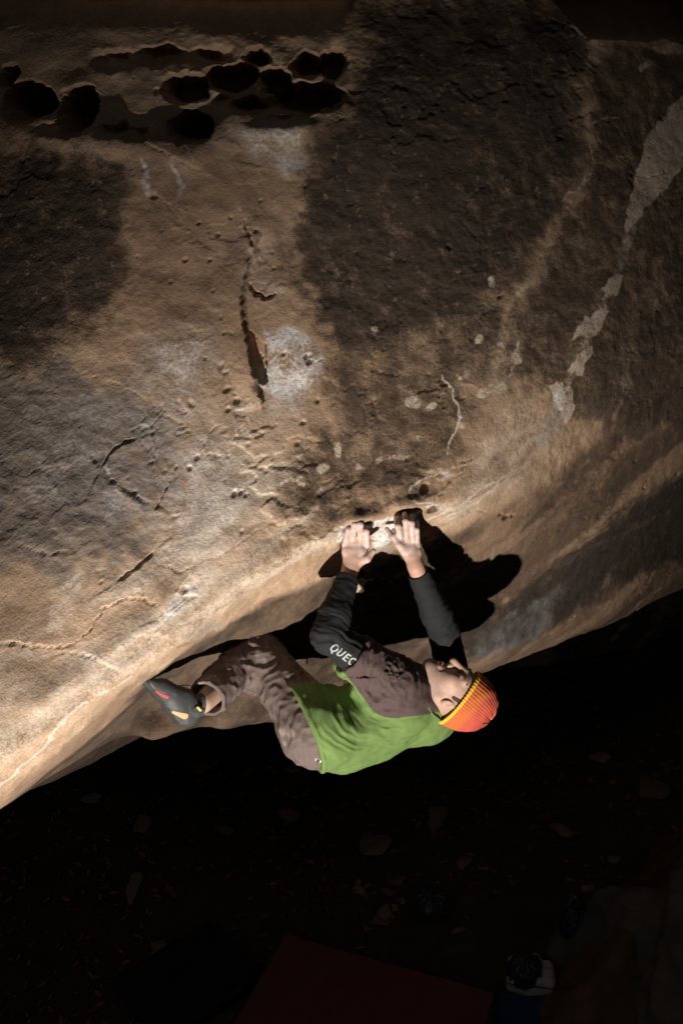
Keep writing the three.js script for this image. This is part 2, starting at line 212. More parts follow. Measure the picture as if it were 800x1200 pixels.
    {p:[[-0.25,4.235],[-0.158,4.247],[-0.092,4.186],[-0.069,4.14],[-0.086,4.076],[-0.136,4.027],[-0.209,4.032],[-0.264,4.074],[-0.249,4.137]],f:0.026,w:0.85},
    {c:[-0.527,4.144],r:[0.089,0.072],f:0.1,w:0.5},
    {c:[-0.495,4.16],r:[0.039,0.039],f:0.05,w:0.35},
    {c:[-0.443,3.811],r:[0.092,0.13],f:0.14,w:0.5},
    {c:[-0.532,3.981],r:[0.109,0.098],f:0.14,w:0.3},
    {c:[-0.796,3.953],r:[0.159,0.133],f:0.16,w:0.2},
    {c:[-0.514,3.675],r:[0.047,0.058],f:0.07,w:0.25},
    {c:[-0.681,3.793],r:[0.042,0.037],f:0.06,w:0.35},
    {c:[-0.851,3.903],r:[0.105,0.079],f:0.12,w:0.22},
    {p:[[-0.011,3.609],[0.006,3.655],[0.057,3.665],[0.114,3.655],[0.161,3.64],[0.196,3.661],[0.243,3.669],[0.275,3.643],[0.272,3.603],[0.204,3.616],[0.184,3.553],[0.157,3.5],[0.102,3.486],[0.104,3.594],[0.046,3.629],[0.011,3.587]],f:0.011,w:0.95},
    {p:[[0.292,3.671],[0.335,3.673],[0.355,3.649],[0.318,3.638]],f:0.009,w:0.9},
    {p:[[-0.372,4.878],[-0.292,4.903],[-0.205,4.906],[-0.135,4.884],[-0.129,4.788],[-0.192,4.714],[-0.227,4.796],[-0.313,4.834]],f:0.026,w:0.45},
    {l:[[-0.663,4.78],[-0.65,4.726],[-0.642,4.673]],r:0.01,w:0.4},
    {l:[[-0.562,4.78],[-0.549,4.726],[-0.536,4.678]],r:0.01,w:0.3},
    {c:[-0.502,3.508],r:[0.016,0.023],f:0.02,w:0.8},
    {c:[-0.46,3.555],r:[0.013,0.01],f:0.02,w:0.6},
    {c:[-0.752,3.418],r:[0.022,0.012],f:0.03,w:0.5},
    {c:[-0.241,4.376],r:[0.034,0.026],f:0.03,w:0.3},
    {c:[-0.287,4.477],r:[0.04,0.086],f:0.07,w:0.15},
    {c:[0.354,3.749],r:[0.015,0.009],f:0.01,w:0.7},
    {c:[0.809,3.937],r:[0.025,0.051],f:0.02,w:0.6},
    {c:[-0.184,4.005],r:[0.045,0.023],f:0.05,w:0.4},
    {c:[-0.616,3.595],r:[0.046,0.018],f:0.05,w:0.25} ],
  blue: [
    {p:[[0.559,2.864],[0.731,2.941],[0.928,3.03],[0.997,2.985],[0.904,2.919],[0.952,2.826],[0.833,2.747],[0.718,2.714],[0.577,2.731]],f:0.023,w:0.32},
    {p:[[-0.377,4.856],[-0.32,4.87],[-0.147,4.884],[-0.123,4.774],[-0.203,4.733],[-0.29,4.788]],f:0.026,w:0.35},
    {p:[[0.119,3.511],[0.175,3.594],[0.213,3.484],[0.155,3.406]],f:0.014,w:0.4},
    {p:[[-0.462,3.425],[-0.404,3.431],[-0.381,3.385],[-0.443,3.375]],f:0.011,w:0.6},
    {p:[[0.754,3.945],[0.838,3.832],[0.623,3.689],[0.585,3.716],[0.726,3.822]],f:0.017,w:0.3} ]
};
const CRACKS = [
  {l:[[-0.967,3.495],[-0.913,3.481],[-0.836,3.461],[-0.781,3.458],[-0.738,3.485],[-0.706,3.534],[-0.637,3.557],[-0.588,3.544],[-0.549,3.525]],r:0.0049,w:1.0,d:0.022,s:0.012},
  {l:[[-0.74,3.89],[-0.724,3.926],[-0.684,3.95],[-0.646,3.956]],r:0.0057,w:1.0,d:0.03,s:-0.012},
  {l:[[-0.739,3.883],[-0.672,3.824],[-0.587,3.778]],r:0.0043,w:1.0,d:0.006,s:-0.018},
  {l:[[-0.634,3.958],[-0.596,3.894],[-0.575,3.82]],r:0.0037,w:1.0,d:0.014,s:0.006},
  {l:[[-0.534,3.843],[-0.556,3.801],[-0.581,3.76]],r:0.0043,w:1.0,d:0.016,s:0},
  {l:[[-0.569,3.659],[-0.605,3.635],[-0.641,3.615],[-0.673,3.599]],r:0.0057,w:1.0,d:0.026,s:0.012},
  {l:[[-0.522,3.74],[-0.488,3.745]],r:0.0052,w:1.0,d:0.025,s:0},
  {l:[[-0.328,4.591],[-0.316,4.553],[-0.296,4.51]],r:0.0072,w:1.0,d:0.04,s:0.012},
  {l:[[-0.298,4.478],[-0.32,4.412],[-0.33,4.347],[-0.32,4.268],[-0.299,4.178],[-0.276,4.088]],r:0.0063,w:1.0,d:0.02,s:-0.04},
  {l:[[-0.314,4.393],[-0.291,4.361],[-0.252,4.344],[-0.221,4.356]],r:0.0086,w:1.0,d:0.05,s:0},
  {l:[[-0.834,3.442],[-0.79,3.442],[-0.72,3.424],[-0.631,3.374]],r:0.0037,w:1.0,d:0.01,s:0.006},
  {l:[[-0.552,3.627],[-0.484,3.602],[-0.447,3.614]],r:0.0034,w:1.0,d:0.01,s:0},
  {l:[[-0.424,3.954],[-0.408,3.972],[-0.382,3.977]],r:0.0037,w:1.0,d:0.015,s:0},
  {l:[[0.41,3.793],[0.442,3.791],[0.468,3.798]],r:0.0046,w:1.0,d:0.025,s:0},
  {l:[[0.984,4.934],[1.059,4.91],[1.114,4.833],[1.139,4.739]],r:0.0037,w:1.0,d:0.012,s:0.006},
  {l:[[1.112,4.724],[1.209,4.713],[1.31,4.738]],r:0.0043,w:1.0,d:0.012,s:0},
  {l:[[-0.675,4.842],[-0.574,4.796],[-0.473,4.747]],r:0.0043,w:1.0,d:0.014,s:0.008},
  {l:[[-0.715,4.801],[-0.695,4.748],[-0.705,4.708]],r:0.0037,w:1.0,d:0.012,s:0},
  {l:[[-0.626,4.681],[-0.583,4.646],[-0.56,4.62]],r:0.0037,w:1.0,d:0.012,s:0.005},
  {l:[[0.783,5.292],[0.88,5.258],[0.957,5.211]],r:0.0049,w:1.0,d:0.02,s:0.01},
  {l:[[-0.421,3.542],[-0.504,3.509],[-0.584,3.44]],r:0.0034,w:1.0,d:0.006,s:0.004},
  {l:[[-0.154,3.839],[-0.135,3.825],[-0.113,3.834]],r:0.0031,w:1.0,d:0.012,s:0},
  {l:[[-0.397,3.619],[-0.271,3.675],[-0.166,3.711]],r:0.0031,w:1.0,d:0.005,s:0},
  {l:[[-0.868,4.164],[-0.709,4.109],[-0.615,4.057]],r:0.0031,w:1.0,d:0.006,s:0.004},
  {l:[[-0.951,3.72],[-0.857,3.689],[-0.787,3.692]],r:0.0037,w:1.0,d:0.012,s:0.006},
  {l:[[0.927,4.051],[1.04,4.068],[1.207,4.03]],r:0.0037,w:1.0,d:0.01,s:0.005} ];
const WEDGE = {p:[[-0.312,4.247],[-0.289,4.226],[-0.255,4.202],[-0.248,4.086],[-0.259,4.082],[-0.284,4.119],[-0.302,4.165]],f:0.006,w:1.0};
const PITS = [[-0.341,3.785,0.0092,0.02],[-0.322,3.785,0.0074,0.018],[-0.306,3.774,0.0057,0.014],[-0.462,3.889,0.0074,0.018],[-0.482,3.863,0.0074,0.018],[-0.523,3.869,0.0057,0.014],[-0.555,3.863,0.0057,0.012],[-0.414,4.546,0.0074,0.015],[-0.476,4.582,0.0069,0.014],[-0.373,4.599,0.0063,0.014],[-0.441,4.467,0.0074,0.016],[-0.518,4.469,0.0086,0.015],[-0.625,4.668,0.0115,0.02],[-0.662,4.753,0.0086,0.01],[-0.343,4.041,0.0115,0.02],[-0.37,4.018,0.0086,0.015],[-0.305,3.914,0.0069,0.012],[-0.315,3.681,0.0063,0.012],[-0.128,3.962,0.0086,0.018],[-0.147,3.9,0.0086,0.015],[-0.08,4.023,0.0086,0.016],[-0.288,4.558,0.0086,0.015],[-0.23,4.436,0.0057,0.01],[-0.193,4.173,0.0074,0.012],[-0.114,4.161,0.0115,0.03],[-0.109,4.145,0.0086,0.03],[0.613,3.524,0.0143,0.03],[0.642,3.522,0.0086,0.02],[0.588,3.544,0.0086,0.02],[0.283,3.728,0.0172,0.03],[0.315,3.646,0.0143,0.035],[0.812,3.904,0.0086,0.015],[-0.477,3.556,0.0115,0.02],[-0.521,3.842,0.0057,0.01],[-0.662,3.855,0.0057,0.008],[-0.274,4.652,0.0063,0.012],[-0.595,4.562,0.0057,0.01],[-0.675,4.484,0.0057,0.01],[-0.564,4.404,0.0057,0.01],[-0.425,4.375,0.0057,0.01],[-0.389,4.245,0.0057,0.01],[-0.447,4.171,0.0057,0.01]];
const POCKETS = [
  {c:[0.06,3.63],r:[0.043,0.016],d:0.06},
  {c:[0.226,3.659],r:[0.035,0.014],d:0.06},
  {c:[0.186,3.572],r:[0.015,0.013],d:0.045},
  {c:[0.012,3.562],r:[0.014,0.023],d:0.05},
  {c:[0.106,3.546],r:[0.018,0.012],d:0.03},
  {c:[0.315,3.646],r:[0.018,0.012],d:0.03} ];
const HOLDS = [
  {c:[0.071,3.669],r:[0.08,0.026],d:0.045},
  {c:[0.225,3.692],r:[0.064,0.026],d:0.04},
  {c:[0.148,3.544],r:[0.047,0.036],d:0.03} ];
const RECESS = [[-1.326,4.929],[-1.151,4.923],[-1.006,4.909],[-0.861,4.88],[-0.746,4.853],[-0.675,4.845],[-0.505,4.839],[-0.421,4.889],[-0.38,4.928],[-0.293,4.939],[-0.162,4.923],[-0.059,4.952],[0.018,5.004],[0.036,5.086],[0.012,5.206],[0.063,5.331],[0.096,5.527],[-0.317,5.517],[-0.63,5.511],[-0.999,5.506],[-1.248,5.505],[-1.44,5.507]];
const HUECOS = [
  {c:[-1.077,4.97],r:[0.09,0.075],d:0.3},
  {c:[-0.905,4.943],r:[0.066,0.087],d:0.3},
  {c:[-1.163,5.055],r:[0.026,0.038],d:0.2},
  {c:[-0.515,4.883],r:[0.081,0.049],d:0.28},
  {c:[-0.807,5.114],r:[0.071,0.036],d:0.07},
  {c:[-0.547,5.017],r:[0.082,0.056],d:0.26},
  {c:[-0.392,5.058],r:[0.098,0.054],d:0.28},
  {c:[-0.235,5.045],r:[0.06,0.051],d:0.26},
  {c:[-0.307,5.127],r:[0.045,0.033],d:0.2},
  {c:[-0.127,5.099],r:[0.054,0.048],d:0.24},
  {c:[-0.036,5.109],r:[0.055,0.058],d:0.24},
  {c:[-0.125,4.986],r:[0.143,0.051],d:0.3},
  {c:[-0.305,4.953],r:[0.076,0.023],d:0.16},
  {c:[-0.765,4.88],r:[0.04,0.02],d:0.12},
  {c:[-0.69,4.861],r:[0.029,0.014],d:0.08},
  {c:[-0.2,4.915],r:[0.079,0.018],d:0.06},
  {c:[-0.643,5.133],r:[0.078,0.036],d:0.09},
  {c:[-0.469,5.134],r:[0.06,0.03],d:0.1},
  {c:[-0.975,4.882],r:[0.04,0.014],d:0.05},
  {c:[-0.417,4.975],r:[0.021,0.012],d:0.06} ];
const RIDGES = [
  {l:[[-1.048,3.185],[-0.947,3.21],[-0.829,3.253],[-0.744,3.297],[-0.654,3.347],[-0.582,3.391],[-0.482,3.46],[-0.385,3.506],[-0.272,3.553],[-0.166,3.59],[-0.056,3.615],[0.086,3.643]],s:0.05,h:0.04},
  {l:[[-0.944,3.326],[-0.741,3.386],[-0.562,3.499],[-0.457,3.616],[-0.402,3.762],[-0.356,3.919],[-0.275,4.027]],s:0.035,h:0.018},
  {l:[[0.311,3.617],[0.434,3.677],[0.619,3.755],[0.761,3.863],[0.849,4.028],[0.964,4.258],[1.087,4.507]],s:0.05,h:0.032},
  {l:[[0.514,3.414],[0.802,3.483],[1.03,3.588],[1.259,3.717],[1.675,3.878]],s:0.035,h:0.022},
  {l:[[0.705,3.112],[0.998,3.294],[1.332,3.428],[1.751,3.621]],s:0.04,h:0.024},
  {l:[[-1.321,4.893],[-1.146,4.887],[-0.859,4.847],[-0.673,4.807],[-0.503,4.801],[-0.378,4.878],[-0.161,4.879],[0.0,4.958]],s:0.045,h:0.035} ];
const UPPER = [[0.797,5.426],[0.841,5.334],[0.882,5.281],[0.958,5.224],[1.145,5.226],[1.379,5.229],[1.636,5.236],[1.709,5.64],[0.813,5.565]];
const J = {
  neck: [0.2916,3.0284,-3.0053],
  neckTop: [0.3304,3.0439,-2.979],
  chest: [0.2328,2.9896,-3.0018],
  belly: [0.0733,2.9551,-2.9254],
  pelvis: [-0.0462,2.9552,-2.8723],
  shL: [0.148,3.154,-2.8914],
  elL: [-0.0439,3.3457,-2.8335],
  wrL: [0.0283,3.4996,-3.0012],
  shR: [0.4248,2.9113,-3.1436],
  elR: [0.3592,3.2262,-3.0986],
  wrR: [0.2502,3.4905,-3.0511],
  hipL: [-0.0733,3.0048,-2.8052],
  kneeL: [-0.3128,3.1464,-3.1227],
  ankL: [-0.4484,3.1264,-2.7856],
  hipR: [-0.0059,2.922,-2.9453],
  kneeR: [-0.2575,3.0661,-3.2212],
  ankR: [-0.3636,2.8403,-3.4157],
  heelL: [-0.4923,3.0981,-2.754],
  ballL: [-0.5648,3.214,-2.7217],
  toeL: [-0.6186,3.2644,-2.6975],
  toeR: [-0.3991,2.8123,-3.5332],
  headC: [0.383,3.0649,-2.9548],
  waistCut: [-0.1329,2.9552,-2.8723],
  mid: [-0.059,2.9441,-2.9427],
  camR: [1.0,0.0,0.0],
  camU: [0.0,0.9397,-0.342],
  camT: [0.0,0.342,0.9397],
  headUp: [0.9524,-0.2064,0.2245],
  headFwd: [0.2023,0.9772,-0.0651],
  seamA: [0.218,3.0151,-2.9154],
  seamB: [0.0367,3.1638,-2.863],
  cord: [[-0.1333,3.1472,-2.8038],[-0.1111,3.1551,-2.8067],[-0.0944,3.1655,-2.8105],[-0.0773,3.1835,-2.7957],[-0.069,3.1627,-2.7882]],
  armpit: [0.1721,3.2046,-2.8247],
  stud: [-0.075,2.9542,-2.7335],
  shoe: {redA:[-0.5756,3.214,-2.7217],redB:[-0.5441,3.1885,-2.7337],tanA:[-0.5285,3.1321,-2.7345],tanB:[-0.4947,3.114,-2.7385],lineA:[-0.5421,3.1526,-2.7419],lineB:[-0.4837,3.1294,-2.7441],tagA:[-0.589,3.2014,-2.7171],tagB:[-0.581,3.1938,-2.7143],loopA:[-0.5086,3.1885,-2.7496],loopB:[-0.4958,3.1936,-2.7568],edge:[[-0.5187,3.1987,-2.748],[-0.5062,3.1835,-2.7319],[-0.4907,3.1656,-2.7307],[-0.474,3.1475,-2.7401]],strapA:[-0.4659,3.1373,-2.7363],strapB:[-0.4441,3.1241,-2.7528],labA:[-0.4562,3.1451,-2.7285],labB:[-0.4488,3.1348,-2.7301],lace:[[-0.5258,3.1987,-2.7587],[-0.5138,3.2013,-2.7703],[-0.4962,3.1962,-2.7791],[-0.4868,3.1911,-2.7879]]} };
const FG = {
  L: {index:[[0.0852,3.5795,-3.0378],[0.0816,3.6304,-3.0244],[0.0798,3.6286,-3.0684],[0.0783,3.597,-3.1186]],middle:[[0.0623,3.6004,-3.039],[0.0618,3.6536,-3.0264],[0.0598,3.6481,-3.0734],[0.0609,3.6134,-3.1246]],ring:[[0.0368,3.6004,-3.039],[0.0421,3.6536,-3.0264],[0.0399,3.6481,-3.0734],[0.0406,3.6134,-3.1246]],pinky:[[0.0114,3.5822,-3.0387],[0.0225,3.6342,-3.03],[0.0228,3.6366,-3.0713],[0.0261,3.6097,-3.1179]],thumb:[[0.0539,3.5209,-3.0164],[0.0847,3.5412,-3.0047],[0.1047,3.562,-3.0208]]},
  R: {index:[[0.2011,3.5727,-3.0779],[0.1883,3.6299,-3.0731],[0.1844,3.6428,-3.1119],[0.1933,3.6347,-3.1675]],middle:[[0.2211,3.5843,-3.0799],[0.2137,3.6474,-3.0752],[0.2134,3.655,-3.1206],[0.2203,3.6367,-3.1789]],ring:[[0.2415,3.5774,-3.0817],[0.2339,3.6406,-3.077],[0.2368,3.6482,-3.1224],[0.2379,3.6312,-3.1768]],pinky:[[0.2564,3.5589,-3.0814],[0.252,3.6148,-3.0804],[0.2547,3.6237,-3.1219],[0.2555,3.6119,-3.1698]],thumb:[[0.2245,3.5245,-3.0667],[0.1918,3.5664,-3.0628],[0.1719,3.5926,-3.0744],[0.1527,3.6104,-3.1001]]} };
const TXT = [[-0.0582,3.3764,-2.7276],[0.0323,3.2671,-2.741]];
const STONES = [[0.218,-5.898,0.162,0.106],[0.407,-5.594,0.054,0.054],[0.13,-5.492,0.053,0.047],[0.307,-5.492,0.053,0.047],[0.281,-5.297,0.103,0.057],[0.266,-5.203,0.068,0.051],[0.419,-5.393,0.041,0.035],[0.728,-6.229,0.156,0.104],[1.648,-6.179,0.11,0.09],[2.453,-6.657,0.206,0.137],[1.962,-5.843,0.062,0.043],[0.891,-5.788,0.086,0.055],[0.12,-5.585,0.036,0.03],[0.164,-5.442,0.035,0.029],[0.363,-5.328,0.035,0.035],[-0.393,-6.29,0.105,0.066],[-1.517,-6.169,0.155,0.077],[-0.868,-6.139,0.09,0.058],[-1.448,-5.5,0.165,0.077],[-1.182,-4.993,0.077,0.049],[-1.956,-6.524,0.101,0.054],[1.728,-7.083,0.086,0.05],[1.723,-5.542,0.059,0.042],[0.757,-5.127,0.056,0.034],[2.16,-7.083,0.115,0.065],[-1.136,-6.961,0.114,0.142],[-0.423,-6.901,0.063,0.071]];
const MISC = {
  pad: [[-0.358,0.3,-4.82],[0.907,0.3,-4.347]],
  pad2: [1.271,0.12,-4.408],
  pad3: [-0.922,0.1,-4.75],
  pad4: [-0.68,0.1,-4.961],
  sacks: [[1.083,0.3,-4.542],[0.603,0.11,-5.269],[1.497,0.14,-5.006]],
  pouch: [1.123,0.12,-4.559],
  boulder: [1.941,0.3,-4.39],
  boulder2: [2.097,0.1,-5.148] };
// ---------------------------------------------------------------- the overhanging rock: a sheet z = f(x, y) hung through surveyed points
const rockBase = (() => {
  const n = CTRL.length, m = n + 3, A = [];
  const K = (d2) => d2 > 1e-12 ? 0.5 * d2 * Math.log(d2) : 0;
  for (let i = 0; i < m; i++) A.push(new Float64Array(m + 1));
  for (let i = 0; i < n; i++) {
    for (let j = 0; j < n; j++) A[i][j] = K((CTRL[i][0] - CTRL[j][0]) ** 2 + (CTRL[i][1] - CTRL[j][1]) ** 2) + (i === j ? 8e-5 : 0);
    A[i][n] = A[n][i] = 1; A[i][n + 1] = A[n + 1][i] = CTRL[i][0]; A[i][n + 2] = A[n + 2][i] = CTRL[i][1]; A[i][m] = CTRL[i][2];
  }
  for (let c = 0; c < m; c++) {
    let p = c; for (let r = c + 1; r < m; r++) if (Math.abs(A[r][c]) > Math.abs(A[p][c])) p = r;
    [A[c], A[p]] = [A[p], A[c]];
    for (let r = 0; r < m; r++) if (r !== c && A[r][c] !== 0) { const q = A[r][c] / A[c][c]; for (let k = c; k <= m; k++) A[r][k] -= q * A[c][k]; }
  }
  const w = A.map((r, i) => r[m] / r[i]);
  const f = (x, y) => { let s = w[n] + w[n + 1] * x + w[n + 2] * y; for (let i = 0; i < n; i++) s += w[i] * K((x - CTRL[i][0]) ** 2 + (y - CTRL[i][1]) ** 2); return s; };
  // kept on a grid of 2 cm, read back with cubic blending
  const x0 = -1.7, y0 = 2.0, st = 0.02, nx = 196, ny = 196, G = new Float32Array(nx * ny);
  for (let j = 0; j < ny; j++) for (let i = 0; i < nx; i++) G[j * nx + i] = f(x0 + i * st, y0 + j * st);
  const cub = (a, b, c, d, t) => b + 0.5 * t * (c - a + t * (2 * a - 5 * b + 4 * c - d + t * (3 * (b - c) + d - a)));
  return (x, y) => {
    const u = (x - x0) / st, v = (y - y0) / st, i = Math.floor(u), j = Math.floor(v);
    if (i < 1 || j < 1 || i > nx - 3 || j > ny - 3) return f(x, y);
    const s = u - i, t = v - j, r = (k) => { const o = (j + k) * nx + i; return cub(G[o - 1], G[o], G[o + 1], G[o + 2], s); };
    return cub(r(-1), r(0), r(1), r(2), t);
  };
})();
const segDist = (x, y, a, b) => { const dx = b[0] - a[0], dy = b[1] - a[1], t = clamp(((x - a[0]) * dx + (y - a[1]) * dy) / (dx * dx + dy * dy)); return [Math.hypot(x - a[0] - dx * t, y - a[1] - dy * t), dx * (y - a[1]) - dy * (x - a[0])]; };
function polyDist(p, x, y) {                                        // negative inside
  let d = 1e9, inside = false;
  for (let i = 0, j = p.length - 1; i < p.length; j = i++) { d = Math.min(d, segDist(x, y, p[j], p[i])[0]); if ((p[i][1] > y) !== (p[j][1] > y) && x < (p[j][0] - p[i][0]) * (y - p[i][1]) / (p[j][1] - p[i][1]) + p[i][0]) inside = !inside; }
  return inside ? -d : d;
}
const lineDist = (l, x, y) => { let best = [1e9, 0]; for (let i = 0; i + 1 < l.length; i++) { const s = segDist(x, y, l[i], l[i + 1]); if (s[0] < best[0]) best = s; } return best; };
// where the stone is stained, chalked, flaked or has shade painted in: one grid per kind, in the rock's own metres
const RX = -1.5, RY = 2.25, RS = 3.4, MG = 850;
const STAIN_SHADE = {};
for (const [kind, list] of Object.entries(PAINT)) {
  const g = STAIN_SHADE[kind] = new Float32Array(MG * MG);
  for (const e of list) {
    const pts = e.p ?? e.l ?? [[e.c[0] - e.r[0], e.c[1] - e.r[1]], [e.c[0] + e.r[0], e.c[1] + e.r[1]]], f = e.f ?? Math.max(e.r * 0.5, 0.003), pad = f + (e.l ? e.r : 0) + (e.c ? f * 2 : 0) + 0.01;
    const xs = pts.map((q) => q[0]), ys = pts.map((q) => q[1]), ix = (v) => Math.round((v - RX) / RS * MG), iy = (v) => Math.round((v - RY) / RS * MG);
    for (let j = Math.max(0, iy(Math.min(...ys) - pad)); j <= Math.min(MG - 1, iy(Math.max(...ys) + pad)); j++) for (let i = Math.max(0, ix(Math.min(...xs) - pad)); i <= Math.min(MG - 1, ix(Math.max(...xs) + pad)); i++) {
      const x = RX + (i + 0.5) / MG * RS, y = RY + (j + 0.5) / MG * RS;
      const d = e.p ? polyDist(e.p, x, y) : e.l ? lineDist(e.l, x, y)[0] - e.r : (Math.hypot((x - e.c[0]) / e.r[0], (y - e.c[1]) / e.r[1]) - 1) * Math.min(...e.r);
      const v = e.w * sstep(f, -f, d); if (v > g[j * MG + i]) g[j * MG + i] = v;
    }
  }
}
const stainShade = (kind, x, y) => {
  const g = STAIN_SHADE[kind], u = clamp((x - RX) / RS * MG - 0.5, 0, MG - 1.001), v = clamp((y - RY) / RS * MG - 0.5, 0, MG - 1.001), i = Math.floor(u), j = Math.floor(v), s = u - i, t = v - j, o = j * MG + i;
  return mix(mix(g[o], g[o + 1], s), mix(g[o + MG], g[o + MG + 1], s), t);
};
// relief on top of the sheet, in metres towards the open side
const CUT = [];                                                     // each with a box so that far points skip it
const box = (pts, pad, f) => CUT.push([Math.min(...pts.map((p) => p[0])) - pad, Math.max(...pts.map((p) => p[0])) + pad, Math.min(...pts.map((p) => p[1])) - pad, Math.max(...pts.map((p) => p[1])) + pad, f]);
for (const c of CRACKS) box(c.l, 0.13, (x, y) => {
  const wx = x + 0.006 * pn(x * 60, y * 60, 3), wy = y + 0.006 * pn(x * 60, y * 60, 9), [d, side] = lineDist(c.l, wx, wy), e = c.l[0], g = c.l[c.l.length - 1];
  const ends = sstep(0, 0.03, Math.hypot(x - e[0], y - e[1])) * sstep(0, 0.03, Math.hypot(x - g[0], y - g[1])), vary = 0.55 + 0.75 * Math.abs(pn(x * 30, y * 30, 5));
  return -c.d * 0.95 * vary * sstep(c.r * (0.35 + 0.45 * vary), c.r * 0.05, d) * (0.35 + 0.65 * ends) + c.s * ends * (side > 0 ? 1 : -1) * sstep(0.1, 0, d) * sstep(0, c.r * 1.2, d) * (c.s < -0.03 ? 0.6 : 0.32);
});
box(WEDGE.p, 0.03, (x, y) => -0.05 * sstep(0.003, -0.004, polyDist(WEDGE.p, x + 0.004 * pn(x * 70, y * 70, 1), y)));
for (const [px, py, r, d] of PITS) box([[px, py]], r * 2.5, (x, y) => -d * 0.7 * sstep(r * 1.35, r * 0.5, Math.hypot(x - px, (y - py) * 1.2) + 0.004 * pn(x * 110, y * 110, 2)));
for (let i = 0; i < 240; i++) {                                     // weathering pits strewn over the face
  const px = RX + 0.2 + rnd() * 2.9, py = 2.7 + rnd() * 2.7, r = 0.0022 + 0.0065 * rnd() ** 4, d = 0.004 + r * 1.1, an = rnd() * 3.14, c1 = Math.cos(an), s1 = Math.sin(an), str = 0.35 + 0.5 * rnd();
  if (stainShade('pale', px, py) > 0.3 && rnd() < 0.6) continue;
  box([[px, py]], r * 4, (x, y) => { const a = (x - px) * c1 + (y - py) * s1, b = (y - py) * c1 - (x - px) * s1; return -d * sstep(r * 1.4, r * 0.3, Math.hypot(a * str, b) + 0.0035 * pn(x * 130, y * 130, 6)); });
}
const dent = (o, soft, ragged) => { const rm = Math.min(...o.r); box([o.c], Math.max(...o.r) * 1.6 + 0.05, (x, y) => { const wx = x + ragged * (pn(x * 11, y * 11, 4) + 0.6 * pn(x * 34, y * 34, 4) + 0.3 * pn(x * 90, y * 90, 4)), wy = y + ragged * (pn(x * 11, y * 11, 11) + 0.6 * pn(x * 34, y * 34, 11)); return -o.d * sstep(soft, -soft, (Math.hypot((wx - o.c[0]) / o.r[0], (wy - o.c[1]) / o.r[1]) - 1) * rm); }); };
for (const o of POCKETS) dent(o, 0.006, 0.006);
for (const o of HUECOS) dent({ ...o, r: o.r.map((v) => v * 0.86) }, o.d > 0.12 ? 0.013 : 0.02, 0.017);
for (const o of HOLDS) box([o.c], Math.max(...o.r) * 2, (x, y) => o.d * Math.exp(-(((x - o.c[0]) / o.r[0]) ** 2 + ((y - o.c[1]) / o.r[1]) ** 2) * 1.3));
for (const o of RIDGES) box(o.l, o.s * 3, (x, y) => { const d = lineDist(o.l, x + 0.02 * pn(x * 5, y * 5, 61), y + 0.02 * pn(x * 5, y * 5, 67))[0], e = o.l[0], g = o.l[o.l.length - 1]; return o.h * Math.exp(-d * d / (o.s * o.s)) * sstep(0, 0.2, Math.hypot(x - g[0], y - g[1])) * sstep(0, 0.1, Math.hypot(x - e[0], y - e[1])) * (0.8 + 0.5 * pn(x * 4, y * 4, 71)); });
box(RECESS, 0.1, (x, y) => { const d = polyDist(RECESS, x + 0.012 * pn(x * 14, y * 14, 21), y + 0.012 * pn(x * 14, y * 14, 33)); return -0.06 * sstep(0.006, -0.06, d) + 0.03 * pn(x * 7, y * 9, 51) * sstep(-0.02, -0.1, d) - 0.6 * sstep(5.2, 5.6, y) * sstep(0, -0.1, d); });
box(UPPER, 0.1, (x, y) => { const d = polyDist(UPPER, x + 0.02 * pn(x * 12, y * 12, 41), y + 0.02 * pn(x * 12, y * 12, 43)); return -0.55 * sstep(0.004, -0.06, d); });
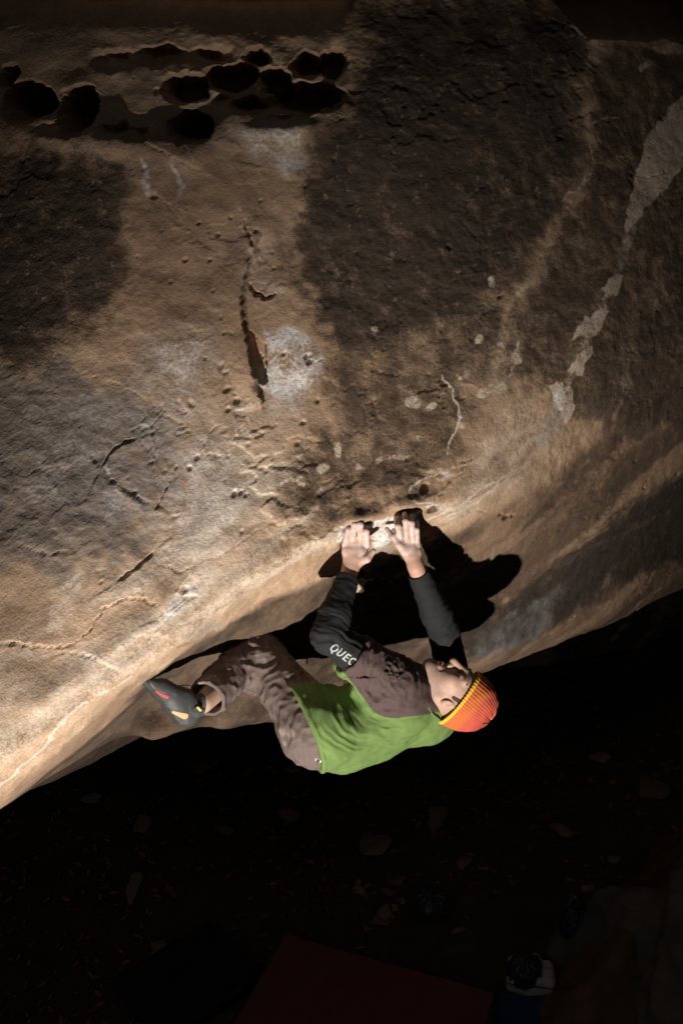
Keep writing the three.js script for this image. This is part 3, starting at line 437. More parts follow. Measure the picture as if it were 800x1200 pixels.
// the list of cuts near each 10 cm tile
const TILE = new Map();
CUT.forEach((c, k) => { for (let i = Math.floor(c[0] * 10); i <= Math.floor(c[1] * 10); i++) for (let j = Math.floor(c[2] * 10); j <= Math.floor(c[3] * 10); j++) { const key = i * 1000 + j; if (!TILE.has(key)) TILE.set(key, []); TILE.get(key).push(k); } });
function relief(x, y, z) {
  let h = 0.030 * fbm(x * 1.7, y * 1.7, z * 1.7 + 5, 3) + 0.020 * fbm(x * 6, y * 6, z * 6, 3);
  const zone = sstep(-0.25, 0.3, fbm(x * 1.3 + 11, y * 1.3, z * 1.3, 2)), vn = stainShade('varnishShade', x, y), pu = stainShade('purple', x, y), worn = sstep(0.2, 0.8, Math.max(stainShade('pale', x, y), 1.1 * stainShade('cream', x, y)));
  const rough = (0.35 + 0.75 * zone + 0.35 * vn + 0.35 * pu) * (1 - 0.5 * worn), n1 = pn(x * 22, y * 22, z * 22), n2 = pn(x * 55, y * 55, z * 55 + 9);
  h += rough * (0.0055 * n1 + 0.0028 * n2 - 0.005 * Math.max(0, Math.abs(pn(x * 34 + 7, y * 34, z * 34)) - 0.25) + 0.0014 * pn(x * 120, y * 120, z * 120));
  // scaly layers and the hairline fractures between them
  const sc = sstep(0.02, 0.3, fbm(x * 2.3 + 20, y * 2.3, z * 2.3, 2)), ly = 3.2 * fbm(x * 6 + 3, y * 10, z * 6 + 40, 4), st = Math.floor(ly), fr = ly - st;
  h += sc * (0.0075 - 0.004 * pu) * (st + sstep(0, 0.10, fr)) - sc * 0.004 * sstep(0.06, 0.0, Math.abs(fr - 0.02)) * sstep(-0.1, 0.25, pn(x * 5, y * 5, 77));
  const cr = pn(x * 4.3 + 1.2 * n1 * 0.2, y * 4.3, z * 4.3 + 90) + 0.12 * n1 + 0.05 * n2, cm = sstep(0.05, 0.3, pn(x * 2.1, y * 2.1 + 9, z * 2.1));
  h -= 0.006 * cm * sstep(0.022, 0.004, Math.abs(cr)) * (1 - worn);
  const list = TILE.get(Math.floor(x * 10) * 1000 + Math.floor(y * 10));
  if (list) for (const k of list) { const c = CUT[k]; if (x > c[0] && x < c[1] && y > c[2] && y < c[3]) h += c[4](x, y); }
  return h;
}
const rockAt = (x, y) => { const z = rockBase(x, y); return z + relief(x, y, z); };
{
  // fine in the part in view, coarse beyond it
  const axis = (a, b, c, d, nOut, nIn) => { const r = []; for (let i = 0; i < nOut; i++) r.push(b - (b - a) * (1 - i / nOut) ** 1.8); for (let i = 0; i <= nIn; i++) r.push(b + (c - b) * i / nIn); for (let i = 1; i <= nOut; i++) r.push(c + (d - c) * (i / nOut) ** 1.8); return r; };
  const ax = axis(-7, -1.3, 1.75, 8, 50, 720), ay = axis(-0.3, 2.5, 5.45, 9.5, 50, 760), nx = ax.length, ny = ay.length;
  const P = new Float32Array(nx * ny * 3), T = new Float32Array(nx * ny * 2), I = new Uint32Array((nx - 1) * (ny - 1) * 6);
  for (let j = 0, o = 0; j < ny; j++) for (let i = 0; i < nx; i++, o++) { P[o * 3] = ax[i]; P[o * 3 + 1] = ay[j]; P[o * 3 + 2] = rockAt(ax[i], ay[j]); T[o * 2] = (ax[i] - RX) / RS; T[o * 2 + 1] = (ay[j] - RY) / RS; }
  for (let j = 0, q = 0; j < ny - 1; j++) for (let i = 0; i < nx - 1; i++) { const a = j * nx + i; I[q++] = a; I[q++] = a + 1; I[q++] = a + nx + 1; I[q++] = a; I[q++] = a + nx + 1; I[q++] = a + nx; }
  const g = new THREE.BufferGeometry();
  g.setAttribute('position', new THREE.BufferAttribute(P, 3)); g.setAttribute('uv', new THREE.BufferAttribute(T, 2)); g.setIndex(new THREE.BufferAttribute(I, 1)); g.computeVertexNormals();
  const N = 2048, C = new Uint8Array(N * N * 4), H = new Uint8Array(N * N * 4), lin = (v) => { v = clamp(v); return 255 * (v <= 0.0031308 ? 12.92 * v : 1.055 * v ** (1 / 2.4) - 0.055); };
  const col = [0, 0, 0], to = (r, gg, b, t) => { t = clamp(t); col[0] += (r - col[0]) * t; col[1] += (gg - col[1]) * t; col[2] += (b - col[2]) * t; };
  const ca = Math.cos(0.62), sa = Math.sin(0.62);
  for (let j = 0; j < N; j++) for (let i = 0; i < N; i++) {
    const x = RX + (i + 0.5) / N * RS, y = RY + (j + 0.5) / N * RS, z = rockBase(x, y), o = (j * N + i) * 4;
    const w1 = fbm(x * 9, y * 9, z * 9, 3), w2 = fbm(x * 9 + 31, y * 9, z * 9, 3), w3 = pn(x * 60, y * 60, z * 60), w4 = pn(x * 25, y * 25, z * 25 + 80), wx = x + 0.085 * w1 + 0.014 * w4 + 0.006 * w3, wy = y + 0.085 * w2 + 0.014 * pn(x * 25, y * 25, z * 25 + 120) + 0.006 * pn(x * 60, y * 60, z * 60 + 50), lx = x + 0.022 * w1 + 0.009 * w4 + 0.004 * w3, ly = y + 0.022 * w2 + 0.009 * pn(x * 25, y * 25, z * 25 + 120);
    const big = fbm(x * 1.6, y * 1.6, z * 1.6 + 3, 3), mid = fbm(x * 14, y * 14, z * 14 + 70, 3), grain = pn(x * 190, y * 190, z * 190), grit = pn(x * 330, y * 330, z * 330 + 4), spot = pn(x * 95, y * 95, z * 95 + 13);
    const t0 = clamp(0.5 + 1.1 * big + 0.7 * mid); col[0] = mix(0.38, 0.46, t0); col[1] = mix(0.256, 0.330, t0); col[2] = mix(0.162, 0.228, t0);
    const cm = stainShade('cream', wx, wy); to(0.575, 0.455, 0.345, 0.92 * cm * (0.9 + 0.9 * mid));
    to(0.165, 0.102, 0.066, 1.05 * stainShade('brown', wx, wy) * (0.85 + 0.9 * mid));
    // seepage streaks on the receding underside, over its painted-in shade
    const t = (-sa * x + ca * y) * 13 + 1.2 * w1, s = (ca * x + sa * y), st = sstep(-0.05, 0.35, pn(t, s * 1.1, 2.5) + 0.4 * pn(t * 2.7, s * 2, 8.5)), st2 = sstep(-0.25, 0.4, pn(t * 0.8 + 40, s * 1.1, 5.5) + 0.35 * pn(t * 2.3, s * 2, 1.5));
    // pale and rusty streaks that follow the worn lip
    const t2 = (-0.37 * x + 0.93 * y) * 26 + 1.6 * w1, s2 = 0.93 * x + 0.37 * y, lip = Math.max(cm, 0.8 * stainShade('pale', wx, wy)), k2 = pn(t2, s2 * 1.4, 21.5) + 0.5 * pn(t2 * 2.4, s2 * 2.5, 31.5);
    to(0.68, 0.60, 0.50, 0.95 * lip * sstep(0.0, 0.45, k2)); to(0.30, 0.19, 0.115, 0.85 * lip * sstep(0.1, 0.5, -k2));
    const fl = stainShade('flankShade', x + 0.4 * (wx - x), y + 0.4 * (wy - y)); const fd = mix(0.30, 1, sstep(0.2, 0.7, x)); to(fd * mix(0.10, 0.27, st2), fd * mix(0.064, 0.178, st2), fd * mix(0.041, 0.114, st2), fl * (0.97 + 0.3 * mid));  // brown stone; its darkness, most at left, paints in the underside's shade
    const dith = 0.5 * mid + 0.26 * spot + 0.32 * grain + 0.2 * w4 + 0.45 * pn(x * 15 + 2 * w1, y * 2.2, z * 15);
    const pu = stainShade('purple', wx, wy); to(0.150, 0.130, 0.120, 0.82 * sstep(0.12, 0.95, pu + dith * sstep(0, 0.2, pu)));
    const vn = stainShade('varnishShade', wx, wy);
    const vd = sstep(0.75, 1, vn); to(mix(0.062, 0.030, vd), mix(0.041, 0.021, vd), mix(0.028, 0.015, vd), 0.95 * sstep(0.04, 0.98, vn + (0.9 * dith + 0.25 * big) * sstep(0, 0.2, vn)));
    if (vn > 0.2 && y > 3.3) to(0.20, 0.14, 0.095, 0.8 * vn * sstep(0.30, 0.62, pn(x * 26, y * 26, z * 26 + 31) * 0.7 + 0.5 * spot));
    to(0.085, 0.06, 0.045, 1.15 * stainShade('band', wx, wy) * (0.85 + 0.8 * mid));
    to(0.56, 0.46, 0.365, 0.86 * sstep(0.22, 0.8, stainShade('pale', lx, ly) * (1 + 0.5 * w3 + 1.1 * mid + 0.5 * spot + 0.45 * grain)));
    to(0.225, 0.235, 0.245, stainShade('blue', wx, wy) * (0.8 + 1.4 * mid));
    to(0.60, 0.52, 0.44, 0.85 * sstep(0.28, 0.8, stainShade('vein', lx, ly) * (1 + 1.6 * mid + 0.6 * spot + 0.3 * grain)));
    const ch = stainShade('chalk', lx + 0.02 * w2, ly + 0.02 * w1);
    to(0.66, 0.655, 0.66, ch * (0.85 + 1.5 * mid + 0.9 * spot));
    const k = 1 + 0.20 * grain + 0.16 * grit + 0.22 * mid + 0.14 * spot;
    C[o] = lin(col[0] * k); C[o + 1] = lin(col[1] * k); C[o + 2] = lin(col[2] * k); C[o + 3] = 255;
    const b = 128 + 60 * grain * (0.6 + 0.5 * vn) + 45 * grit + 40 * spot; H[o] = H[o + 1] = H[o + 2] = clamp(b, 0, 255); H[o + 3] = 255;
  }
  const tex = (d, srgb) => { const q = new THREE.DataTexture(d, N, N); q.wrapS = q.wrapT = THREE.MirroredRepeatWrapping; q.magFilter = THREE.LinearFilter; if (srgb) q.colorSpace = THREE.SRGBColorSpace; q.needsUpdate = true; return q; };
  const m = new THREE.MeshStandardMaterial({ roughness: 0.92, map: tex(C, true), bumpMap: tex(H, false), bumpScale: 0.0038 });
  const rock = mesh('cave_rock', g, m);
  rock.userData = { kind: 'structure', label: 'huge overhanging tan and dark varnished rock face with pockets and chalk', category: 'rock' };
}
// ---------------------------------------------------------------- the climber
{
  const origin = J.pelvis, t = thing('person', 'climber in orange knit beanie and green shirt hanging by both hands from the rock', 'person', origin);
  t.userData.pose = 'hanging';
  const put = (name, g, m, parent = t) => { if (parent === t) g.translate(-origin[0], -origin[1], -origin[2]); return mesh(name, g, m, parent); };
  const under = (name, g, m, parent) => { g.translate(-origin[0], -origin[1], -origin[2]); return mesh(name, g, m, parent); };   // sub-parts share the group's origin
  const left = V.norm(V.sub(J.shL, J.shR)), up = V.norm(V.sub(J.neck, J.pelvis)), fwd = V.norm(V.cross(left, up));
  const S = (p, l, f = 0, u = 0) => V.add(V.add(V.add(p, left, l), fwd, f), up, u);
  // ---- body
  const torso = join([cone(S(J.chest, 0.075, 0.01), S(J.belly, 0.06), 0.108, 0.094), cone(S(J.chest, -0.075, 0.01), S(J.belly, -0.06), 0.108, 0.094), cone(S(J.belly, 0.06), S(J.pelvis, 0.07, -0.01), 0.092, 0.1), cone(S(J.belly, -0.06), S(J.pelvis, -0.07, -0.01), 0.092, 0.1),
    cone(J.neck, V.mix(J.shL, J.neck, 0.12), 0.06, 0.062), cone(J.neck, V.mix(J.shR, J.neck, 0.12), 0.06, 0.062), cone(V.mix(J.shL, J.chest, 0.15), S(J.chest, 0.08, -0.04), 0.068, 0.08), cone(V.mix(J.shR, J.chest, 0.15), S(J.chest, -0.08, -0.04), 0.068, 0.08)], 0.06);
  const upperL = cone(J.shL, J.elL, 0.056, 0.044), upperR = cone(J.shR, J.elR, 0.056, 0.044);
  const foreMidL = V.mix(J.elL, J.wrL, 0.3), foreMidR = V.mix(J.elR, J.wrR, 0.3);
  const foreL = join([cone(J.elL, foreMidL, 0.041, 0.043), cone(foreMidL, J.wrL, 0.043, 0.026)], 0.02), foreR = join([cone(J.elR, foreMidR, 0.041, 0.043), cone(foreMidR, J.wrR, 0.043, 0.026)], 0.02);
  const armL = join([upperL, foreL], 0.025), armR = join([upperR, foreR], 0.025);
  const calf = (k, a) => V.add(V.mix(k, a, 0.32), V.norm(V.sub(J.hipL, k)), 0.012);
  const legL = join([cone(V.mix(J.hipL, J.kneeL, 0.02), J.kneeL, 0.092, 0.058), cone(J.kneeL, calf(J.kneeL, J.ankL), 0.052, 0.056), cone(calf(J.kneeL, J.ankL), J.ankL, 0.056, 0.034)], 0.03);
  const legR = join([cone(V.mix(J.hipR, J.kneeR, 0.02), J.kneeR, 0.092, 0.058), cone(J.kneeR, calf(J.kneeR, J.ankR), 0.052, 0.056), cone(calf(J.kneeR, J.ankR), J.ankR, 0.056, 0.034)], 0.03);
  const hips = join([torso, legL, legR], 0.07);
  const bodyF = (x, y, z) => { let d = hips(x, y, z); d = smin(d, armL(x, y, z), 0.04); return smin(d, armR(x, y, z), 0.04); };
  // ---- head, in its own axes: l to his left, u to the crown, f to the nose
  const hu = V.norm(J.headUp), hf = V.norm(V.add(J.headFwd, hu, -V.dot(J.headFwd, hu))), hl = V.cross(hu, hf), hc = J.headC, HS = 1.03;
  const toHead = (x, y, z) => { x -= hc[0]; y -= hc[1]; z -= hc[2]; return [(x * hl[0] + y * hl[1] + z * hl[2]) / HS, (x * hu[0] + y * hu[1] + z * hu[2]) / HS, (x * hf[0] + y * hf[1] + z * hf[2]) / HS]; };
  const fromHead = (l, u, f) => V.add(V.add(V.add(hc, hl, l * HS), hu, u * HS), hf, f * HS);
  const cran = egg([0, 0.034, -0.012], [0.074, 0.084, 0.094]), face = egg([0, -0.03, 0.028], [0.058, 0.084, 0.064]), jaw = cone([0.048, -0.05, -0.006], [0.016, -0.098, 0.06], 0.02, 0.02), chin = ball([0, -0.1, 0.071], 0.019), cheek = ball([0.04, -0.018, 0.058], 0.024),
    bridge = cone([0, 0.016, 0.085], [0, -0.028, 0.108], 0.0095, 0.0135), wing = ball([0.0135, -0.034, 0.094], 0.0095), brow = cone([0.008, 0.026, 0.087], [0.044, 0.026, 0.068], 0.0095, 0.008), socket = ball([0.031, 0.008, 0.101], 0.0165), lid = ball([0.03, 0.007, 0.0735], 0.0128),
    lipU = cone([0, -0.062, 0.0925], [0.02, -0.066, 0.084], 0.0055, 0.0035), lipD = cone([0, -0.073, 0.0905], [0.018, -0.069, 0.084], 0.0062, 0.0035), ear = egg([0.073, -0.008, -0.012], [0.007, 0.025, 0.015]), concha = ball([0.083, -0.008, -0.009], 0.008);
  const headLocal = (l, u, f) => {
    const a = Math.abs(l);
    let d = smin(cran(l, u, f), face(l, u, f), 0.03); d = smin(d, jaw(a, u, f), 0.03); d = smin(d, chin(l, u, f), 0.024); d = smin(d, cheek(a, u, f), 0.025); d = smin(d, brow(a, u, f), 0.014);
    d = smax(d, -socket(a, u, f), 0.014); d = smin(d, lid(a, u, f), 0.006); d = smin(d, bridge(l, u, f), 0.014); d = smin(d, wing(a, u, f), 0.007);
    d = smax(d, -cone([0.021, -0.03, 0.091], [0.031, -0.062, 0.078], 0.0022, 0.0018)(a, u, f), 0.007);
    d = smin(d, lipU(a, u, f), 0.006); d = smin(d, lipD(a, u, f), 0.006);
    return smin(d, smax(ear(a, u, f), -concha(a, u, f), 0.006), 0.006);
  };
  const neckF = cone(V.mix(J.neck, hc, 0.2), fromHead(0, -0.045, -0.022), 0.044, 0.05);
  const headF = (x, y, z) => { const q = toHead(x, y, z); return smin(headLocal(q[0], q[1], q[2]) * HS, neckF(x, y, z), 0.03); };
  // ---- hands
  function hand(G, wrist, elbow) {
    const mcp = ['index', 'middle', 'ring', 'pinky'].map((k) => G[k][0]), inward = [0, -0.34, -0.94], parts = [];
    const palm = join([cone(wrist, V.mix(wrist, mcp[1], 0.35), 0.0235, 0.02), ...mcp.map((m, i) => cone(V.add(V.mix(wrist, m, 0.2), inward, 0.004), V.add(m, inward, 0.007), 0.019, 0.0125 - i * 0.0006)), cone(V.mix(mcp[0], wrist, 0.3), V.mix(mcp[3], wrist, 0.3), 0.014, 0.013)], 0.014);
    parts.push(palm);
    const R = { index: [0.0108, 0.0104, 0.009, 0.0075], middle: [0.011, 0.0106, 0.0092, 0.0078], ring: [0.0106, 0.0102, 0.0088, 0.0076], pinky: [0.0096, 0.009, 0.008, 0.007] };
    const fingers = ['index', 'middle', 'ring', 'pinky'].map((k) => { const c = G[k]; const seg = [0, 1, 2].map((i) => cone(c[i], c[i + 1], R[k][i], R[k][i + 1])); seg.push(ball(V.add(c[0], inward, -0.002), 0.0098), ball(c[1], R[k][1] + 0.0008)); return join(seg, 0.003); });
    const th = G.thumb, thumb = join(th.slice(1).map((p, i) => cone(th[i], p, 0.0155 - 0.0032 * i, 0.0118 - 0.002 * i)), 0.006), fore = cone(V.mix(wrist, elbow, 0.42), wrist, 0.037, 0.0265);
    return (x, y, z) => { let d = palm(x, y, z), e = 1; for (const f of fingers) { const v = f(x, y, z); e = Math.min(e, v); } d = smin(d, e, 0.006); d = smin(d, thumb(x, y, z), 0.011); return smin(d, fore(x, y, z), 0.012); };
  }
  const handLF = hand(FG.L, J.wrL, J.elL), handRF = hand(FG.R, J.wrR, J.elR);
  const skin = [0.44, 0.30, 0.235];
  const geoHead = (() => {
    const [lo, hi] = around([hc, J.neck], 0.15), g = surface(headF, lo, hi, 0.0026);
    return tint(g, (x, y, z) => {
      const [l, u, f] = toHead(x, y, z), a = Math.abs(l), n = 1 + 0.12 * pn(x * 90, y * 90, z * 90) + 0.06 * pn(x * 260, y * 260, z * 260);
      let c = V.mix(skin, [0.42, 0.265, 0.205], clamp(0.5 + 1.2 * pn(x * 22, y * 22, z * 22)));
      const beard = sstep(-0.035, -0.06, u - 0.3 * Math.max(0, a - 0.045)) * sstep(-0.02, 0.02, f) * 0.55;
      c = V.mix(c, [0.27, 0.205, 0.175], beard * (0.8 + 0.6 * pn(x * 300, y * 300, z * 300)));
      const lip = sstep(0.0035, 0.0005, Math.min(lipU(a, u, f), lipD(a, u, f))); c = V.mix(c, [0.47, 0.185, 0.165], lip);
      c = V.mix(c, [0.2, 0.06, 0.055], sstep(0.0022, 0.0008, Math.abs(u + 0.0675)) * sstep(0.021, 0.016, a) * sstep(0.07, 0.08, f));
      return [c[0] * n, c[1] * n, c[2] * n];
    });
  })();
  const geoHand = (F, G, wrist) => { const [lo, hi] = around([wrist, ...Object.values(G).flat()], 0.06), g = surface(F, lo, hi, 0.0021); return tint(g, (x, y, z) => { const up_ = sstep(0.02, 0.09, Math.hypot(x - wrist[0], y - wrist[1], z - wrist[2])), k = clamp(up_ * (0.62 + 0.7 * pn(x * 70, y * 70, z * 70) + 0.3 * pn(x * 220, y * 220, z * 220))), n = 1 + 0.08 * pn(x * 150, y * 150, z * 150); return V.mix([0.5, 0.30, 0.225], [0.66, 0.56, 0.53], k).map((v) => v * n); }); };
  const shank = cone(V.mix(J.kneeL, J.ankL, 0.6), J.ankL, 0.046, 0.033);
  const geoBody = (() => { const [lo, hi] = around([J.wrL, J.wrR, J.ankL, J.ankR, J.shL, J.shR, J.hipL, J.hipR, J.kneeL], 0.14); return tint(surface((x, y, z) => smin(bodyF(x, y, z) + 0.016, shank(x, y, z), 0.01), lo, hi, 0.008), () => skin); })();
  put('body', mergeGeometries([geoBody, geoHead, geoHand(handLF, FG.L, J.wrL), geoHand(handRF, FG.R, J.wrR)]), new THREE.MeshPhysicalMaterial({ vertexColors: true, roughness: 0.55, specularIntensity: 0.6 }));
  // ---- clothes
  const cloth = (more = {}) => new THREE.MeshPhysicalMaterial({ vertexColors: true, roughness: 0.95, specularIntensity: 0.25, sheen: 0.25, sheenRoughness: 0.6, ...more });
  const dirAcross = V.norm(V.add(V.add([0, 0, 0], J.camR, 0.52), J.camU, 0.85)), dirAlong = V.norm(V.add(V.add([0, 0, 0], J.camR, 0.85), J.camU, -0.52));
  const ridge = (v) => 1 - Math.abs(v);
  const plane = (p, n) => { const k = V.dot(p, n); return (x, y, z) => x * n[0] + y * n[1] + z * n[2] - k; };
  const along = (a, b) => { const d = V.sub(b, a), q = 1 / V.dot(d, d); return (x, y, z) => ((x - a[0]) * d[0] + (y - a[1]) * d[1] + (z - a[2]) * d[2]) * q; };
  const hem = plane(V.add(J.waistCut, up, 0.0), up), collar = plane(V.add(J.neck, V.norm(V.sub(hc, J.neck)), 0.074), V.norm(V.sub(hc, J.neck)));
  const slL = along(J.shL, J.elL), slR = along(J.shR, J.elR), lenL = V.len(V.sub(J.elL, J.shL)), lenR = V.len(V.sub(J.elR, J.shR));
  const teeL = cone(J.shL, V.mix(J.shL, J.elL, 0.8), 0.062, 0.060), teeR = cone(J.shR, V.mix(J.shR, J.elR, 0.8), 0.062, 0.060);
  const nape = join([cone(S(J.neck, 0, 0, -0.03), V.mix(J.neck, hc, 0.6), 0.084, 0.062), cone(J.neck, S(J.chest, 0.06, 0.05), 0.07, 0.09)], 0.03);
  const hipped = join([torso, cone(J.hipL, V.mix(J.hipL, J.kneeL, 0.18), 0.096, 0.092), cone(J.hipR, V.mix(J.hipR, J.kneeR, 0.18), 0.096, 0.092)], 0.05);
  const tee = (x, y, z) => smin(smin(smin(hipped(x, y, z), nape(x, y, z), 0.03), smax(teeL(x, y, z), (slL(x, y, z) - 0.56) * lenL + 0.008 * pn(x * 40, y * 40, z * 40), 0.01), 0.045), smax(teeR(x, y, z), (slR(x, y, z) - 0.45) * lenR, 0.01), 0.045);
  const hemWave = (x, y, z) => 0.006 * pn(x * 14, y * 14, z * 14);
  const folds = (x, y, z) => {                                       // drapes that run round the waist and up to the shoulder
    const ex = x - J.armpit[0], ey = y - J.armpit[1], ez = z - J.armpit[2], r0 = ex * J.camR[0] + ey * J.camR[1] + ez * J.camR[2], u0 = ex * J.camU[0] + ey * J.camU[1] + ez * J.camU[2];
    const r = Math.hypot(r0, u0) + 0.028 * pn(x * 6, y * 6, z * 6) + 0.004 * pn(x * 25, y * 25, z * 25), an = Math.atan2(u0, r0), near = sstep(0.42, 0.16, r), a = pn(r * 46, an * 1.6, 1.5), b = pn(r * 21 + 9, an * 1.3, 7.5);
    return (0.0065 * ridge(a * 1.8) + 0.012 * ridge(b * 1.7)) * (0.2 + 0.8 * near) * (0.45 + 0.55 * sstep(0.12, -0.12, r0)) + 0.004 * pn(x * 26, y * 26, z * 26) + 0.0022 * ridge(2.2 * pn(r * 90 + 3, an * 3, z * 9)) * near;
  };
  const teeF = (x, y, z) => { let d = tee(x, y, z) - 0.012 - 0.010 * sstep(0.22, 0.0, hem(x, y, z)) - folds(x, y, z) * 0.9 + 0.006 - 0.0028 * sstep(0.016, 0.012, hem(x, y, z) + hemWave(x, y, z)); d = smax(d, -(hem(x, y, z) + hemWave(x, y, z)), 0.006); d = smax(d, collar(x, y, z), 0.006); return d; };
  // the brown yoke and sleeves lie over the green, down to a seam across the shoulder blade
  const seamLow = plane(J.seamA, J.camU), seamSide = plane(J.seamB, V.norm(V.add(V.add([0, 0, 0], J.camR, 0.82), J.camU, 0.57)));
  const yoke = (x, y, z) => smax(-seamLow(x, y, z) + 0.006 * pn(x * 12, y * 12, z * 12), -seamSide(x, y, z), 0.05);
  const [tl, th2] = around([J.waistCut, J.neck, J.shL, J.shR, J.pelvis, V.mix(J.shL, J.elL, 0.6), V.mix(J.shR, J.elR, 0.6)], 0.19);
  const green = [0.128, 0.205, 0.066], brown = [0.086, 0.061, 0.060];
  const shade = (c, amp = 0.1) => (x, y, z) => { const n = 1 + amp * pn(x * 60, y * 60, z * 60) + amp * 0.7 * pn(x * 230, y * 230, z * 230); return [c[0] * n, c[1] * n, c[2] * n]; };
  const shirt = put('shirt', tint(surface((x, y, z) => smax(teeF(x, y, z), -yoke(x, y, z) - 0.003, 0.002), tl, th2, 0.0038), shade(green)), cloth());
  shirt.userData.label = 'green back panel of the shirt';
  const yk = under('yoke', tint(surface((x, y, z) => smax(teeF(x, y, z) - 0.0022 - 0.004 * pn(x * 22, y * 22, z * 22 + 60), yoke(x, y, z), 0.002), tl, th2, 0.0038), shade(brown)), cloth(), shirt);
  yk.userData.label = 'dark brown shoulder yoke and short sleeves';
  // collar rib
  { const n = V.norm(V.sub(hc, J.neck)), a = V.norm(V.cross(n, [0, 1, 0])), b = V.cross(n, a), c = V.add(J.neck, n, 0.066), pts = []; for (let i = 0; i < 24; i++) { const q = i / 24 * Math.PI * 2; let r = 0.05; for (let k = 0; k < 40; k++) { const p = V.add(V.add(c, a, Math.cos(q) * r), b, Math.sin(q) * r); if (tee(...p) - 0.012 > 0 || r > 0.11) break; r += 0.002; } pts.push(new THREE.Vector3(...V.add(V.add(c, a, Math.cos(q) * r), b, Math.sin(q) * r))); }
    under('neckband', tint(new THREE.TubeGeometry(new THREE.CatmullRomCurve3(pts, true), 96, 0.004, 8, true), shade(green)), cloth(), shirt); }
  // black long sleeves
  const sleeve = (arm, sh, el, wr, seedz) => { const s = along(wr, el), len = V.len(V.sub(el, wr)), u = along(sh, el), ax = V.norm(V.sub(el, wr)); return (x, y, z) => {
    const q = s(x, y, z), w = 0.006 * pn(x * 20, y * 20, z * 20 + seedz), e = sstep(0.5, 1.0, q), band = pn((x * ax[0] + y * ax[1] + z * ax[2] + w * 2) * 62, x * 9 + seedz, z * 9);
    return smax(arm(x, y, z) - 0.0085 - 0.006 * (ridge(band * 1.5) - 0.55) * (0.35 + 0.65 * e) - 0.003 * pn(x * 35, y * 35, z * 35), Math.max(-(q * len - 0.022), (0.42 - u(x, y, z)) * 0.28), 0.004); }; };
  const black = [0.021, 0.022, 0.024];
  const sleeveF = { L: sleeve(armL, J.shL, J.elL, J.wrL, 3), R: sleeve(armR, J.shR, J.elR, J.wrR, 17) };
  for (const k of ['L', 'R']) {
    const [lo, hi] = around([J['sh' + k], J['el' + k], J['wr' + k]], 0.075);
    const m = put('sleeve', tint(surface(sleeveF[k], lo, hi, 0.0032), shade(black, 0.12)), cloth({ roughness: 0.8, sheen: 0.1 }));
    if (k === 'L') { // pale printed lettering on the upper arm
      const font = await new FontLoader().loadAsync('fonts/droid/droid_sans_bold.typeface.json');
      const g0 = new TextGeometry('QUEC', { font, size: 0.028, depth: 0.0006, curveSegments: 5, bevelEnabled: false }), g1 = new TessellateModifier(0.0035, 5).modify(g0.toNonIndexed()), p = g1.attributes.position;
      const ax = V.norm(V.sub(J.shL, J.elL)), out = V.norm(V.add(J.camT, ax, -V.dot(J.camT, ax))), side = V.cross(out, ax), c0 = V.add(V.add(J.elL, ax, 0.0), side, -0.026), F = sleeveF.L;
      for (let i = 0; i < p.count; i++) { let q = V.add(V.add(V.add(c0, ax, p.getX(i) * 1.05), side, p.getY(i)), out, 0.09), n = 0; while (n++ < 60) { const d = F(...q); if (d < 0.0003) break; q = V.add(q, out, -d * 0.8); } q = V.add(q, out, 0.0011 + p.getZ(i)); p.setXYZ(i, ...q); }
      g1.computeVertexNormals(); under('lettering', g1, mat([0.33, 0.36, 0.36], 0.8), m);
    }
  }
  // trousers
  const cuffL = along(J.kneeL, J.ankL), cuffR = along(J.kneeR, J.ankR), shinL = V.len(V.sub(J.ankL, J.kneeL)), shinR = V.len(V.sub(J.ankR, J.kneeR));
  const loose = join([torso, cone(V.mix(J.hipL, J.kneeL, 0.03), J.kneeL, 0.096, 0.062), cone(J.kneeL, V.mix(J.kneeL, J.ankL, 0.95), 0.060, 0.054), cone(V.mix(J.hipR, J.kneeR, 0.03), J.kneeR, 0.096, 0.062), cone(J.kneeR, V.mix(J.kneeR, J.ankR, 0.95), 0.060, 0.054)], 0.05);
  const trouserF = (x, y, z) => {
    const kn = Math.hypot(x - J.kneeL[0], y - J.kneeL[1], z - J.kneeL[2]), kf = sstep(0.2, 0.03, kn), hp = Math.hypot(x - J.hipL[0], y - J.hipL[1], z - J.hipL[2]), q = x * J.camR[0] + y * 0.3, a = pn(q * 30 + 0.6 * pn(x * 8, y * 8, z * 8), y * 7, z * 7 + 3), b = pn(x * 11, y * 11 + 30, z * 11);
    let d = loose(x, y, z) - 0.010 - 0.010 * (ridge(a * 1.6) - 0.5) * (0.3 + 0.4 * kf + 0.3 * sstep(0.2, 0.05, hp)) - 0.007 * (ridge(b * 1.5) - 0.5) - 0.0055 * (ridge(2.4 * pn(x * 20 + 0.5 * b, y * 24, z * 24 + 12)) - 0.5) - 0.0025 * pn(x * 45, y * 45, z * 45);
    d = smax(d, hem(x, y, z) - 0.08, 0.01);
    const cl = (cuffL(x, y, z) - 0.93) * shinL, cr = (cuffR(x, y, z) - 0.9) * shinR, nearL = kn < 0.45 && V.dot([x - J.kneeL[0], y - J.kneeL[1], z - J.kneeL[2]], V.sub(J.ankL, J.kneeL)) > 0;
    const hollow = -(loose(x, y, z) - 0.010 + 0.010 - 0.0);          // the cuff is an open tube for its last few centimetres
    if (cl > -0.07 && nearL) d = Math.max(d, hollow - 0.001);
    return smax(smax(d, cl, 0.004), cr, 0.004);
  };
  const grey = [0.135, 0.106, 0.098], dust = [0.36, 0.32, 0.30];
  const [pl, ph] = around([J.pelvis, J.hipL, J.hipR, J.kneeL, J.kneeR, J.ankL, J.ankR, V.add(J.waistCut, up, 0.05)], 0.16);
